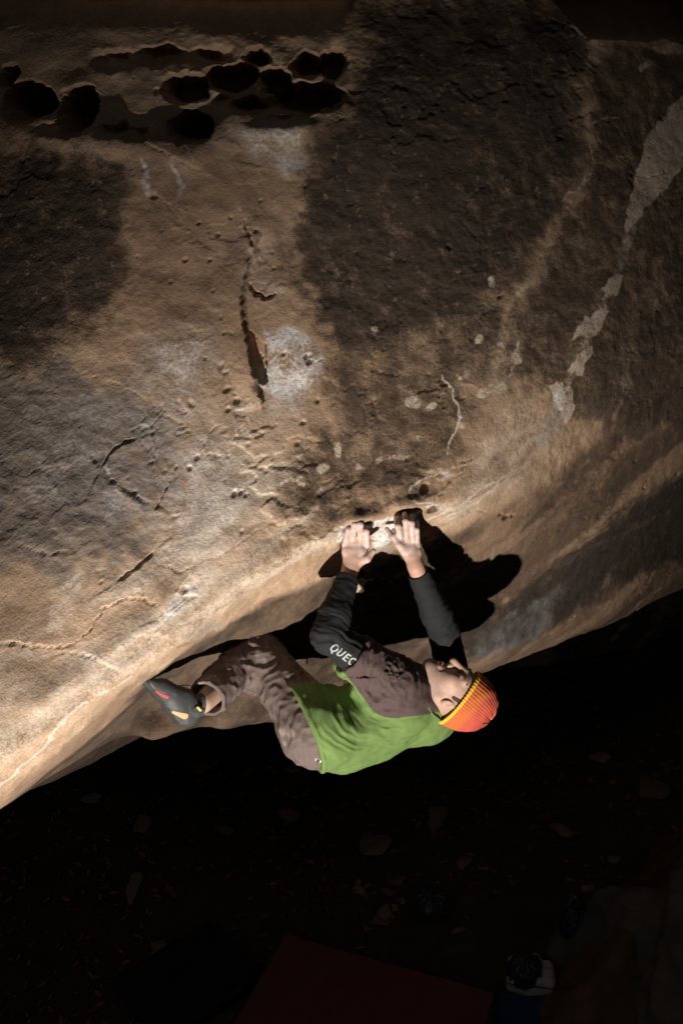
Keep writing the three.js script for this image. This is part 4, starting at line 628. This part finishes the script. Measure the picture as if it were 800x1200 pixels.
  const tr = put('trousers', tint(surface(trouserF, pl, ph, 0.004), (x, y, z) => { const n = 1 + 0.1 * pn(x * 50, y * 50, z * 50) + 0.08 * pn(x * 210, y * 210, z * 210), k = 0.6 * sstep(0.28, 0.75, fbm(x * 13, y * 13, z * 13, 3) * 1.6 + 0.25 * pn(x * 60, y * 60, z * 60)); return V.mix(grey, dust, k).map((v) => v * n); }), cloth());
  { // waist cord, hanging over the hip, and a stud at the pocket
    const at = (p) => { let q = V.add(p, J.camT, 0.12), n = 0; while (n++ < 80) { const d = trouserF(...q); if (d < 0.0004 || n > 70) break; q = V.add(q, J.camT, -Math.max(d, 0.0005) * 0.8); } return new THREE.Vector3(...V.add(q, J.camT, 0.003)); };
    const c = new THREE.CatmullRomCurve3(J.cord.map(at)); under('waist_cord', new THREE.TubeGeometry(c, 40, 0.0034, 8), mat([0.62, 0.6, 0.54], 0.85), tr);
    const s = at(J.stud), ring = new THREE.TorusGeometry(0.0085, 0.0022, 8, 20); ring.lookAt(new THREE.Vector3(...V.add(J.camT, up, -0.4))); ring.translate(s.x, s.y, s.z); under('pocket_stud', ring, mat([0.5, 0.5, 0.5], 0.3, { metalness: 0.9 }), tr);
  }
  // ---- beanie: a ribbed dome round an axis that leans back
  {
    const tilt = 0.40, ca = [0, Math.cos(tilt), -Math.sin(tilt)], cb = [0, Math.sin(tilt), Math.cos(tilt)], cx = [1, 0, 0], N = 54, seg = N * 6, rows = 90, th0 = 1.68, P = [], C = [], I = [], o = [0, 0.034, -0.014], rr = [0.088, 0.118, 0.106];
    const ptOf = (th, ph, lift) => { const s = Math.sin(th), c = Math.cos(th), d = [0, 1, 2].map((i) => ca[i] * c + (cb[i] * Math.cos(ph) + cx[i] * Math.sin(ph)) * s), r = 1 / Math.hypot(d[0] / rr[0], d[1] / rr[1], d[2] / rr[2]) + lift; return [o[0] + d[0] * r, o[1] + d[1] * r, o[2] + d[2] * r]; };
    for (let j = 0; j <= rows; j++) for (let i = 0; i < seg; i++) {
      const th = th0 * j / rows, ph = i / seg * Math.PI * 2, fade = sstep(0.02, 0.3, th), pucker = sstep(0.75, 0.15, th), q = ptOf(th, ph, fade * (0.0009 * Math.cos(ph * N + 0.5 * Math.sin(ph * 3 + th * 2)) + 0.0005 * Math.cos(th * 150 + 2 * Math.cos(ph * N))) + pucker * 0.0035 * Math.cos(ph * 14 + 1) * sstep(0.03, 0.2, th) - 0.004 * pucker + 0.002 * pn(Math.cos(ph) * 3, Math.sin(ph) * 3, th * 4)), w = fromHead(...q); P.push(...w);
      const e = th / th0 + 0.05 * pn(Math.cos(ph) * 2, Math.sin(ph) * 2, 3) + 0.012 * pn(ph * N * 0.3, th * 60, 1); let c = [0.50, 0.135, 0.045];
      c = V.mix(c, [0.46, 0.092, 0.06], sstep(0.72, 0.60, e)); c = V.mix(c, [0.43, 0.08, 0.055], sstep(0.45, 0.38, e)); c = V.mix(c, [0.56, 0.15, 0.05], sstep(0.24, 0.18, e)); c = V.mix(c, [0.75, 0.42, 0.05], sstep(0.10, 0.05, e));
      const n = 1 + 0.16 * pn(w[0] * 320, w[1] * 320, w[2] * 320); C.push(c[0] * n, c[1] * n, c[2] * n);
    }
    for (let j = 0; j < rows; j++) for (let i = 0; i < seg; i++) { const a = j * seg + i, b = j * seg + (i + 1) % seg; I.push(a, a + seg, b, b, a + seg, b + seg); }
    const g = new THREE.BufferGeometry(); g.setAttribute('position', new THREE.Float32BufferAttribute(P, 3)); g.setAttribute('color', new THREE.Float32BufferAttribute(C, 3)); g.setIndex(I); g.computeVertexNormals();
    const hat = put('beanie', g, new THREE.MeshPhysicalMaterial({ vertexColors: true, roughness: 1, specularIntensity: 0.2, sheen: 0.15, sheenRoughness: 0.7, side: THREE.DoubleSide }));
    hat.userData.label = 'orange and coral ribbed knit beanie';
    const bp = [], bi = [], M = 10; for (let i = 0; i < seg; i++) for (let k = 0; k < M; k++) { const ph = i / seg * Math.PI * 2, a = k / M * Math.PI * 2, bump = 1 + 0.14 * Math.cos(ph * N); bp.push(...fromHead(...ptOf(th0 + 0.0065 * bump / 0.1 * Math.cos(a), ph, 0.0042 * bump * Math.sin(a)))); }
    for (let i = 0; i < seg; i++) for (let k = 0; k < M; k++) { const n = (i + 1) % seg, a = i * M + k, b = i * M + (k + 1) % M, c = n * M + k, d = n * M + (k + 1) % M; bi.push(a, b, c, b, d, c); }
    const bg = new THREE.BufferGeometry(); bg.setAttribute('position', new THREE.Float32BufferAttribute(bp, 3)); bg.setIndex(bi); bg.computeVertexNormals();
    const br = under('brim', bg, mat([0.78, 0.43, 0.04], 0.95, { side: THREE.DoubleSide }), hat); br.userData.label = 'yellow edge of the beanie';
  }
  // ---- hair: brows, lashes of the closed eyes, sideburns
  {
    const dark = mat([0.045, 0.033, 0.025], 0.9), snap = (p) => { let q = p.slice(); for (let k = 0; k < 12; k++) { const d = headLocal(...q), e = 0.001, g = V.norm([headLocal(q[0] + e, q[1], q[2]) - d, headLocal(q[0], q[1] + e, q[2]) - d, headLocal(q[0], q[1], q[2] + e) - d]); q = V.add(q, g, -d * 0.9); } return q; }, seg = (a0, b0, r, s) => { const a = snap([a0[0] * s, a0[1], a0[2]]), b = snap([b0[0] * s, b0[1], b0[2]]), c = cone(a, b, r, r * 0.7), region = (x, y, z) => c(...toHead(x, y, z)), A = fromHead(a[0], a[1], a[2]), B = fromHead(b[0], b[1], b[2]), [lo, hi] = around([A, B], r + 0.006); return surface((x, y, z) => Math.max(Math.abs(headF(x, y, z)) - 0.002, region(x, y, z)), lo, hi, 0.0011); };
    for (const s of [-1, 1]) { put('eyebrow', seg([0.014, 0.031, 0.092], [0.05, 0.032, 0.064], 0.0045, s), dark); put('eyelash', seg([0.018, 0.0, 0.088], [0.046, 0.0, 0.074], 0.0032, s), dark); put('sideburn', seg([0.068, 0.028, 0.008], [0.066, 0.004, 0.014], 0.0085, s), dark); }
  }
  // ---- shoes
  const shoeParts = (A, heel, ballp, toe, name, near) => {
    const ax = V.norm(V.sub(toe, heel)), sole = V.norm(V.sub(V.mix(heel, toe, 0.2), A));
    const f0 = join([cone(heel, V.mix(heel, ballp, 0.5), 0.034, 0.036), cone(V.mix(heel, ballp, 0.5), ballp, 0.035, 0.028), cone(ballp, toe, 0.028, 0.011), cone(A, V.mix(heel, ballp, 0.2), 0.034, 0.036), cone(V.mix(A, ballp, 0.45), ballp, 0.03, 0.024)], 0.022);
    const mouth = plane(V.add(A, V.norm(V.sub(A, heel)), -0.004), V.norm(V.sub(A, V.mix(heel, toe, 0.3))));
    const rim = (x, y, z) => 0.0022 * sstep(0.004, -0.004, Math.abs(f0(x, y, z) * 0 + mouth(x, y, z)) - 0.006);
    const F = (x, y, z) => smax(f0(x, y, z) - rim(x, y, z), mouth(x, y, z), 0.008), [lo, hi] = around([A, heel, ballp, toe], 0.06);
    const s = put(name, tint(surface(F, lo, hi, 0.0026), (x, y, z) => { const n = 1 + 0.2 * pn(x * 80, y * 80, z * 80) + 0.15 * pn(x * 240, y * 240, z * 240), d = sstep(0.1, 0.5, pn(x * 30, y * 30, z * 30)); return V.mix([0.042, 0.046, 0.05], [0.075, 0.078, 0.08], d).map((v) => v * n); }), new THREE.MeshPhysicalMaterial({ vertexColors: true, roughness: 0.62 }));
    if (!near) return;
    const patch = (label, a, b, ra, rb, rgb, rough = 0.8, lift = 0.0012) => { const c = cone(a, b, ra, rb), [l2, h2] = around([a, b], Math.max(ra, rb) + 0.01); under(label, surface((x, y, z) => Math.max(Math.abs(F(x, y, z)) - lift, c(x, y, z)), l2, h2, 0.0012), mat(rgb, rough), s); };
    const on = (p) => { let q = V.add(p, J.camT, 0.1), n = 0; while (n++ < 80) { const d = F(...q); if (d < 0.0004) break; q = V.add(q, J.camT, -d * 0.8); } return q; };
    const Q = Object.fromEntries(Object.entries(J.shoe).map(([k, v]) => [k, on(v)]));
    { const n = V.norm(V.add(sole, ax, -V.dot(sole, ax))), pl2 = plane(V.add(V.mix(heel, toe, 0.5), n, 0.017), V.norm(V.add(n, ax, 0.22))); under('rubber_sole', surface((x, y, z) => Math.max(F(x, y, z) - 0.0024, -(F(x, y, z) + 0.006), -pl2(x, y, z)), lo, hi, 0.0022), mat([0.028, 0.028, 0.03], 0.75), s); }
    patch('red_panel', Q.redA, Q.redB, 0.0042, 0.0065, [0.42, 0.055, 0.055]);
    patch('tan_panel', Q.tanA, Q.tanB, 0.0065, 0.011, [0.50, 0.33, 0.17]);
    patch('yellow_tag', Q.tagA, Q.tagB, 0.0022, 0.0022, [0.6, 0.45, 0.12]);
    under('pull_loop', surface(cone(J.shoe.loopA, J.shoe.loopB, 0.0085, 0.0075), ...around([J.shoe.loopA, J.shoe.loopB], 0.015), 0.0018), mat([0.5, 0.05, 0.06], 0.8), s);
    under('tongue_edge', new THREE.TubeGeometry(new THREE.CatmullRomCurve3(J.shoe.edge.map((p) => new THREE.Vector3(...p))), 24, 0.0032, 8), mat([0.45, 0.06, 0.06], 0.8), s);
    under('heel_strap', surface(cone(J.shoe.strapA, J.shoe.strapB, 0.0085, 0.0085), ...around([J.shoe.strapA, J.shoe.strapB], 0.015), 0.0018), mat([0.03, 0.03, 0.03], 0.7), s);
    under('strap_label', surface(cone(J.shoe.labA, J.shoe.labB, 0.0048, 0.0048), ...around([J.shoe.labA, J.shoe.labB], 0.01), 0.0014), mat([0.6, 0.46, 0.2], 0.8), s);
    under('lace', new THREE.TubeGeometry(new THREE.CatmullRomCurve3(J.shoe.lace.map((p) => new THREE.Vector3(...p))), 24, 0.0026, 8), mat([0.5, 0.46, 0.16], 0.8), s);
  };
  shoeParts(J.ankL, J.heelL, J.ballL, J.toeL, 'shoe', true);
  shoeParts(J.ankR, V.add(J.ankR, [0.02, -0.04, 0]), V.mix(J.ankR, J.toeR, 0.7), J.toeR, 'shoe', false);
}
// ---------------------------------------------------------------- cave floor and what lies on it
const floorAt = (x, z) => 0.05 * fbm(x * 0.6, 3.3, z * 0.6, 3) + 0.012 * pn(x * 5, 1.7, z * 5);
{
  const g = new THREE.PlaneGeometry(80, 80, 320, 320).rotateX(-Math.PI / 2), p = g.attributes.position;
  for (let i = 0; i < p.count; i++) { const x = Math.sign(p.getX(i)) * Math.abs(p.getX(i) / 40) ** 2 * 40, z = Math.sign(p.getZ(i)) * Math.abs(p.getZ(i) / 40) ** 2 * 40 - 4; p.setXYZ(i, x, floorAt(x, z), z); }
  g.computeVertexNormals();
  tint(g, (x, y, z) => { const n = 0.8 + 0.5 * fbm(x * 3, 0, z * 3, 3) + 0.35 * pn(x * 24, 0, z * 24); return [0.085 * n, 0.064 * n, 0.046 * n]; });
  mesh('cave_floor', g, new THREE.MeshStandardMaterial({ vertexColors: true, roughness: 1 })).userData = { kind: 'structure' };
}
{ // leaf litter
  const s = new THREE.Shape(); s.moveTo(0, -0.5); s.quadraticCurveTo(0.34, -0.1, 0.2, 0.25); s.lineTo(0, 0.5); s.quadraticCurveTo(-0.36, 0.05, -0.16, -0.3);
  const g = new THREE.ShapeGeometry(s, 4).rotateX(-Math.PI / 2), p = g.attributes.position; for (let i = 0; i < p.count; i++) p.setY(i, 0.35 * p.getX(i) ** 2 + 0.2 * p.getZ(i) ** 2); g.computeVertexNormals();
  const N = 9000, im = new THREE.InstancedMesh(g, new THREE.MeshStandardMaterial({ roughness: 0.9, side: THREE.DoubleSide }), N), o = new THREE.Object3D(), c = new THREE.Color();
  for (let i = 0; i < N; i++) {
    let x, z; do { x = -5 + rnd() * 10; z = -9 + rnd() * 7.5; } while (fbm(x * 0.9, 7, z * 0.9, 2) < -0.16 + 0.1 * rnd());
    const k = 0.02 + 0.045 * rnd(); o.position.set(x, floorAt(x, z) + 0.004 + 0.02 * rnd(), z); o.rotation.set((rnd() - 0.5) * 0.9, rnd() * 6.3, (rnd() - 0.5) * 0.9); o.scale.set(k, k, k * 1.2); o.updateMatrix(); im.setMatrixAt(i, o.matrix);
    const v = 0.5 + rnd() * 1.2; c.setRGB(0.2 * v, (0.055 + 0.05 * rnd()) * v, 0.025 * v); im.setColorAt(i, c);
  }
  im.name = 'leaf_litter'; im.castShadow = im.receiveShadow = true; im.userData = { kind: 'stuff', label: 'brown fallen leaves strewn over the dark cave floor', category: 'leaves' }; scene.add(im);
}
function lump(planes, k, amp, freq, cell, off) {                    // a broken stone: rounded half spaces and noise
  const f = planes.map(([n, d]) => { const q = V.norm(n); return (x, y, z) => x * q[0] + y * q[1] + z * q[2] - d; });
  const r = Math.max(...planes.map((p) => p[1])) * 1.75;
  return surface((x, y, z) => { let d = Math.hypot(x, y, z) - r; for (const p of f) d = smax(d, p(x, y, z), k); return d - amp * fbm(x * freq + off, y * freq, z * freq, 4); }, [-r * 1.15, -r * 1.15, -r * 1.15], [r * 1.15, r * 1.15, r * 1.15], cell);
}
{ // stones
  const shapes = [], m = [[0.30, 0.22, 0.15], [0.25, 0.18, 0.12], [0.28, 0.22, 0.17], [0.2, 0.14, 0.095]].map((c) => mat(c, 0.95));
  for (let v = 0; v < 5; v++) { const pl = []; for (let i = 0; i < 9; i++) pl.push([[rnd() * 2 - 1, rnd() * 2 - 1, rnd() * 2 - 1], 0.62 + 0.38 * rnd()]); shapes.push(lump(pl, 0.14, 0.12, 2.2, 0.13, v * 9)); }
  STONES.forEach(([x, z, a, b], i) => {
    const s = mesh('stone', shapes[i % 5], m[(i * 7) % 4]), q = 0.62; s.scale.set(a * q, Math.min(a, b) * 0.62 * q, b * 1.15 * q); s.rotation.y = rnd() * 6; s.position.set(x, floorAt(x, z) + Math.min(a, b) * 0.3, z);
    s.userData = a > 0.095 ? { label: 'broad flat tan stone half sunk in the leaf covered cave floor', category: 'stone', group: 'broad stones on the cave floor' } : { label: 'small broken tan stone lying on the leaf covered cave floor', category: 'stone', group: 'small stones on the cave floor' };
  });
}
{ // the boulders at the foot of the cave
  const rockTint = (c) => (x, y, z) => { const n = 0.85 + 0.5 * fbm(x * 5, y * 5, z * 5, 3) + 0.2 * pn(x * 50, y * 50, z * 50); return c.map((v) => v * n); };
  const a = lump([[[-0.9, 0.45, 0.1], 0.42], [[0.9, 0.5, 0.15], 0.5], [[0.1, 0.8, 0.6], 0.62], [[0.1, 0.6, -0.8], 0.6], [[0, -1, 0], 0.4], [[0.3, 0.1, 1], 0.8], [[-0.2, 0.2, -1], 0.8]], 0.05, 0.16, 3.4, 0.025, 3);
  tint(a, rockTint([0.15, 0.145, 0.135])); const m = new THREE.MeshStandardMaterial({ vertexColors: true, roughness: 0.95 });
  const A = mesh('boulder', a, m); A.position.set(MISC.boulder[0] + 0.12, 0.28, MISC.boulder[2] + 0.1); A.userData = { label: 'grey ridged boulder beside the blue crash pad', category: 'boulder', group: 'boulders at the cave mouth' };
  const b = lump([[[-0.8, 0.6, -0.1], 0.26], [[0.7, 0.7, 0.2], 0.3], [[0, 0.7, 0.7], 0.9], [[0.1, 0.5, -0.9], 0.85], [[0, -1, 0], 0.35], [[1, 0, 0.2], 0.4]], 0.05, 0.13, 3.6, 0.025, 11); tint(b, rockTint([0.17, 0.105, 0.06]));
  const Bm = mesh('boulder', b, m); Bm.position.set(MISC.boulder2[0] - 0.1, 0.16, MISC.boulder2[2] + 0.25); Bm.rotation.y = -0.55; Bm.userData = { label: 'low rust brown boulder leaning on the grey boulder', category: 'boulder', group: 'boulders at the cave mouth' };
}
function crashPad(label, at, turn, w, h, d, top, side, edge) {
  const t = thing('crash_pad', label, 'crash pad', at, turn, 'crash pads on the cave floor');
  const g = new RoundedBoxGeometry(w, h, d, 6, Math.min(0.045, h * 0.4)), p = g.attributes.position; g.translate(0, h / 2, 0);
  for (let i = 0; i < p.count; i++) p.setY(i, p.getY(i) + (p.getY(i) > h * 0.8 ? 0.008 * pn(p.getX(i) * 6, 2, p.getZ(i) * 6) : 0)); g.computeVertexNormals();
  mesh('foam_body', g, mat(side, 0.9), t);
  const W = Math.round(w / 0.03), D = Math.round(d / 0.03), c = new THREE.PlaneGeometry(w - 0.06, d - 0.06, W, D).rotateX(-Math.PI / 2), q = c.attributes.position;
  for (let i = 0; i < q.count; i++) q.setY(i, h + 0.014 + 0.010 * pn(q.getX(i) * 3, 5, q.getZ(i) * 3) + 0.003 * pn(q.getX(i) * 16, 5, q.getZ(i) * 16)); c.computeVertexNormals();
  tint(c, (x, y, z) => { const n = 0.9 + 0.22 * pn(x * 60, 1, z * 9) + 0.2 * fbm(x * 4, 1, z * 4, 2); return top.map((v) => v * n); });
  mesh('top_cover', c, new THREE.MeshStandardMaterial({ vertexColors: true, roughness: 0.9, side: THREE.DoubleSide }), t);
  for (const s of [-1, 1]) mesh('carry_strap', new THREE.TorusGeometry(0.09, 0.012, 8, 24, Math.PI).scale(1, 0.6, 1).translate(s * w * 0.25, h * 0.45, d / 2), mat(edge, 0.85), t);
  return t;
}
{
  const [a, b] = MISC.pad, dx = b[0] - a[0], dz = b[2] - a[2], L = Math.hypot(dx, dz), turn = Math.atan2(-dz, dx), n = [-dz / L, dx / L], w = L, d = 1.05;
  crashPad('large maroon crash pad lying flat below the climber', [a[0] + dx / 2 + n[0] * d / 2, 0.03, a[2] + dz / 2 + n[1] * d / 2], turn, w, 0.26, d, [0.18, 0.058, 0.05], [0.03, 0.03, 0.03], [0.02, 0.02, 0.02]);
  const p2 = crashPad('blue crash pad with a yellow corner under the grey pouch', [MISC.pad2[0] - 0.12, 0.03, MISC.pad2[2] + 0.36], 0.12, 0.5, 0.11, 0.95, [0.02, 0.045, 0.19], [0.02, 0.03, 0.1], [0.02, 0.02, 0.02]);
  const tri = new THREE.Shape(); tri.absarc(0, 0, 0.2, 0, Math.PI / 2); tri.lineTo(0, 0); const cg = new THREE.ExtrudeGeometry(tri, { depth: 0.012, bevelEnabled: false }).rotateX(-Math.PI / 2).rotateY(Math.PI / 2).rotateY(-Math.PI / 2); cg.translate(0.0, 0.13, 0.2); mesh('corner_patch', cg, mat([0.5, 0.36, 0.03], 0.85), p2).userData.label = 'yellow corner patch';
  crashPad('dark navy crash pad at the left of the maroon one', [MISC.pad3[0], 0.03, MISC.pad3[2] + 0.1], 0.75, 0.75, 0.1, 0.6, [0.006, 0.009, 0.034], [0.012, 0.012, 0.02], [0.02, 0.02, 0.02]);
}
// ---------------------------------------------------------------- stuff sacks and a pouch left among the pads
function stuffSack(label, at, turn, rx, ry, rgb, k) {
  const t = thing('stuff_sack', label, 'bag', [at[0], 0, at[2]], turn, 'bags left on the cave floor'), y0 = at[1];
  const F = (x, y, z) => { const q = egg([0, 0, 0], [rx, ry, rx * 0.92])(x, y, z), an = Math.atan2(z, x), up = sstep(0.2, 1, y / ry); return q - 0.016 * (1 - Math.abs(pn(x * 11 + k, y * 11, z * 11) * 1.6)) - 0.007 * (1 - Math.abs(pn(x * 27, y * 27 + k, z * 27) * 1.7)) - 0.006 * up * Math.cos(an * 11) + 0.014; };
  const g = surface(F, [-rx * 1.3, -ry * 1.3, -rx * 1.3], [rx * 1.3, ry * 1.3, rx * 1.3], 0.006); g.translate(0, y0, 0); mesh('sack_body', g, mat(rgb, 0.38), t);
  mesh('gathered_neck', new THREE.LatheGeometry([[0.02, 0], [0.016, 0.02], [0.028, 0.045], [0.034, 0.05], [0.024, 0.052]].map((p) => new THREE.Vector2(...p)), 18).translate(0, y0 + ry * 0.93, 0), mat(rgb, 0.45, { side: THREE.DoubleSide }), t);
  mesh('draw_cord', new THREE.TubeGeometry(new THREE.CatmullRomCurve3([[0.02, 0.02, 0], [0.05, 0.05, 0.03], [0.085, 0.0, 0.04], [0.1, -0.06, 0.02]].map((p) => new THREE.Vector3(p[0], y0 + ry * 0.95 + p[1], p[2]))), 24, 0.0035, 8), mat([0.35, 0.36, 0.38], 0.7), t);
}
{
  const [a, b, c] = MISC.sacks, p = MISC.pouch;
  stuffSack('round dark stuff sack resting against the grey pouch on the blue crash pad', [a[0], 0.25, a[2]], 0.3, 0.105, 0.105, [0.03, 0.034, 0.042], 1);
  stuffSack('crumpled black and grey stuff sack beyond the maroon crash pad', [b[0], 0.1, b[2]], 1.4, 0.13, 0.1, [0.04, 0.043, 0.055], 5);
  stuffSack('tall navy stuff sack standing between the blue pad and the rust brown boulder', [c[0], 0.15, c[2]], 2.2, 0.105, 0.15, [0.03, 0.036, 0.07], 9);
  // soft grey pouch with three dark wedges printed on its flap
  const t = thing('pouch', 'light grey zipped pouch with a dark triangular print lying on the blue pad', 'bag', [p[0], 0, p[2]], -0.15, 'bags left on the cave floor');
  const F = (x, y, z) => { const q = Math.hypot(Math.max(Math.abs(x) - 0.1, 0), Math.max(Math.abs(y - 0.2) - 0.025, 0), Math.max(Math.abs(z) - 0.06, 0)) - 0.045; return q - 0.012 * pn(x * 9, y * 9, z * 9) - 0.005 * (1 - Math.abs(2 * pn(x * 20, y * 20, z * 20))) + 0.005; };
  mesh('pouch_body', surface(F, [-0.2, 0.1, -0.16], [0.2, 0.32, 0.16], 0.005), mat([0.5, 0.5, 0.51], 0.9), t);
  mesh('zip', new THREE.TubeGeometry(new THREE.CatmullRomCurve3([-0.13, -0.07, 0, 0.07, 0.13].map((x) => new THREE.Vector3(x, 0.225, 0.104 - 0.1 * x * x))), 24, 0.004, 6), mat([0.05, 0.09, 0.05], 0.7), t);
  const s = new THREE.Shape(); s.moveTo(0.006, 0.004); s.lineTo(0.036, 0.006); s.lineTo(0.018, 0.036); s.closePath();
  for (let i = 0; i < 3; i++) { const g = new TessellateModifier(0.01, 4).modify(new THREE.ExtrudeGeometry(s, { depth: 0.001, bevelEnabled: false }).rotateZ(i * 2.094 - 0.5)), q = g.attributes.position; for (let k = 0; k < q.count; k++) { let y = 0.4, n = 0; const x = q.getX(k), z = 0.035 - q.getY(k); while (n++ < 60) { const d = F(x, y, z); if (d < 0.0005) break; y -= d * 0.7; } q.setXYZ(k, x, y + 0.002 + q.getZ(k), z); } g.computeVertexNormals(); mesh('printed_wedge', g, mat([0.02, 0.02, 0.025], 0.9), t); }
}
// ---------------------------------------------------------------- the strobe that lights the picture, on a tall stand out of frame
{
  const t = thing('strobe_light', 'black studio strobe head on a tall three legged stand', 'strobe light', [STROBE.at[0], 0, STROBE.at[2]]);
  const dark = mat([0.03, 0.03, 0.032], 0.5), steel = mat([0.25, 0.25, 0.26], 0.35, { metalness: 0.8 });
  const h = STROBE.at[1], aim = new THREE.Vector3(...V.sub(STROBE.aim, STROBE.at)).normalize(), q = new THREE.Quaternion().setFromUnitVectors(new THREE.Vector3(0, 0, 1), aim);
  const turned = (g, d) => { g.applyQuaternion(q); g.translate(aim.x * d, h + aim.y * d, aim.z * d); return g; };
  const tube = (a, b, r) => { const A = new THREE.Vector3(...a), B = new THREE.Vector3(...b), g = new THREE.CylinderGeometry(r, r, A.distanceTo(B), 14); g.applyQuaternion(new THREE.Quaternion().setFromUnitVectors(new THREE.Vector3(0, 1, 0), B.clone().sub(A).normalize())); g.translate(...A.add(B).multiplyScalar(0.5).toArray()); return g; };
  mesh('pole', tube([0, 0.55, 0], [0, 1.6, 0], 0.017), steel, t); mesh('upper_pole', tube([0, 1.58, 0], [0, h - 0.07, 0], 0.012), steel, t);
  mesh('collar', tube([0, 1.55, 0], [0, 1.63, 0], 0.026), dark, t);
  for (let i = 0; i < 3; i++) { const a = i * 2.094 + 0.4, c = Math.cos(a), s = Math.sin(a); mesh('leg', tube([0.02 * c, 0.95, 0.02 * s], [0.55 * c, 0.0, 0.55 * s], 0.011), steel, t); mesh('brace', tube([0.01 * c, 0.55, 0.01 * s], [0.3 * c, 0.435, 0.3 * s], 0.007), steel, t); }
  const body = turned(new THREE.LatheGeometry([[0, -0.24], [0.05, -0.24], [0.056, -0.232], [0.056, -0.05], [0.066, -0.04], [0.066, -0.012], [0.06, -0.012], [0.06, -0.03], [0, -0.03]].map((p) => new THREE.Vector2(...p)), 32).rotateX(Math.PI / 2), 0);
  mesh('strobe_head', body, dark, t);
  mesh('bracket', tube([0, h - 0.1, 0], [-0.1 * aim.x, h - 0.05, -0.1 * aim.z], 0.014), dark, t);
  const glow = new THREE.MeshStandardMaterial({ color: 0xffffff, emissive: 0xffffff, emissiveIntensity: 1.5, roughness: 0.4 });
  mesh('flash_lamp', turned(new THREE.CylinderGeometry(0.055, 0.055, 0.006, 32).rotateX(Math.PI / 2), -0.02), glow, t);
  const l = new THREE.SpotLight(0xfff3e6, STROBE.power, 0, STROBE.angle, STROBE.penumbra, 2);
  l.name = 'strobe_beam'; l.position.set(aim.x * 0.0, h, aim.z * 0.0); l.target.position.set(STROBE.aim[0] - STROBE.at[0], STROBE.aim[1], STROBE.aim[2] - STROBE.at[2]);
  l.castShadow = true; l.shadow.radius = 1.6; l.shadow.mapSize.set(2048, 2048); t.add(l, l.target);
}
renderer.render(scene, camera);
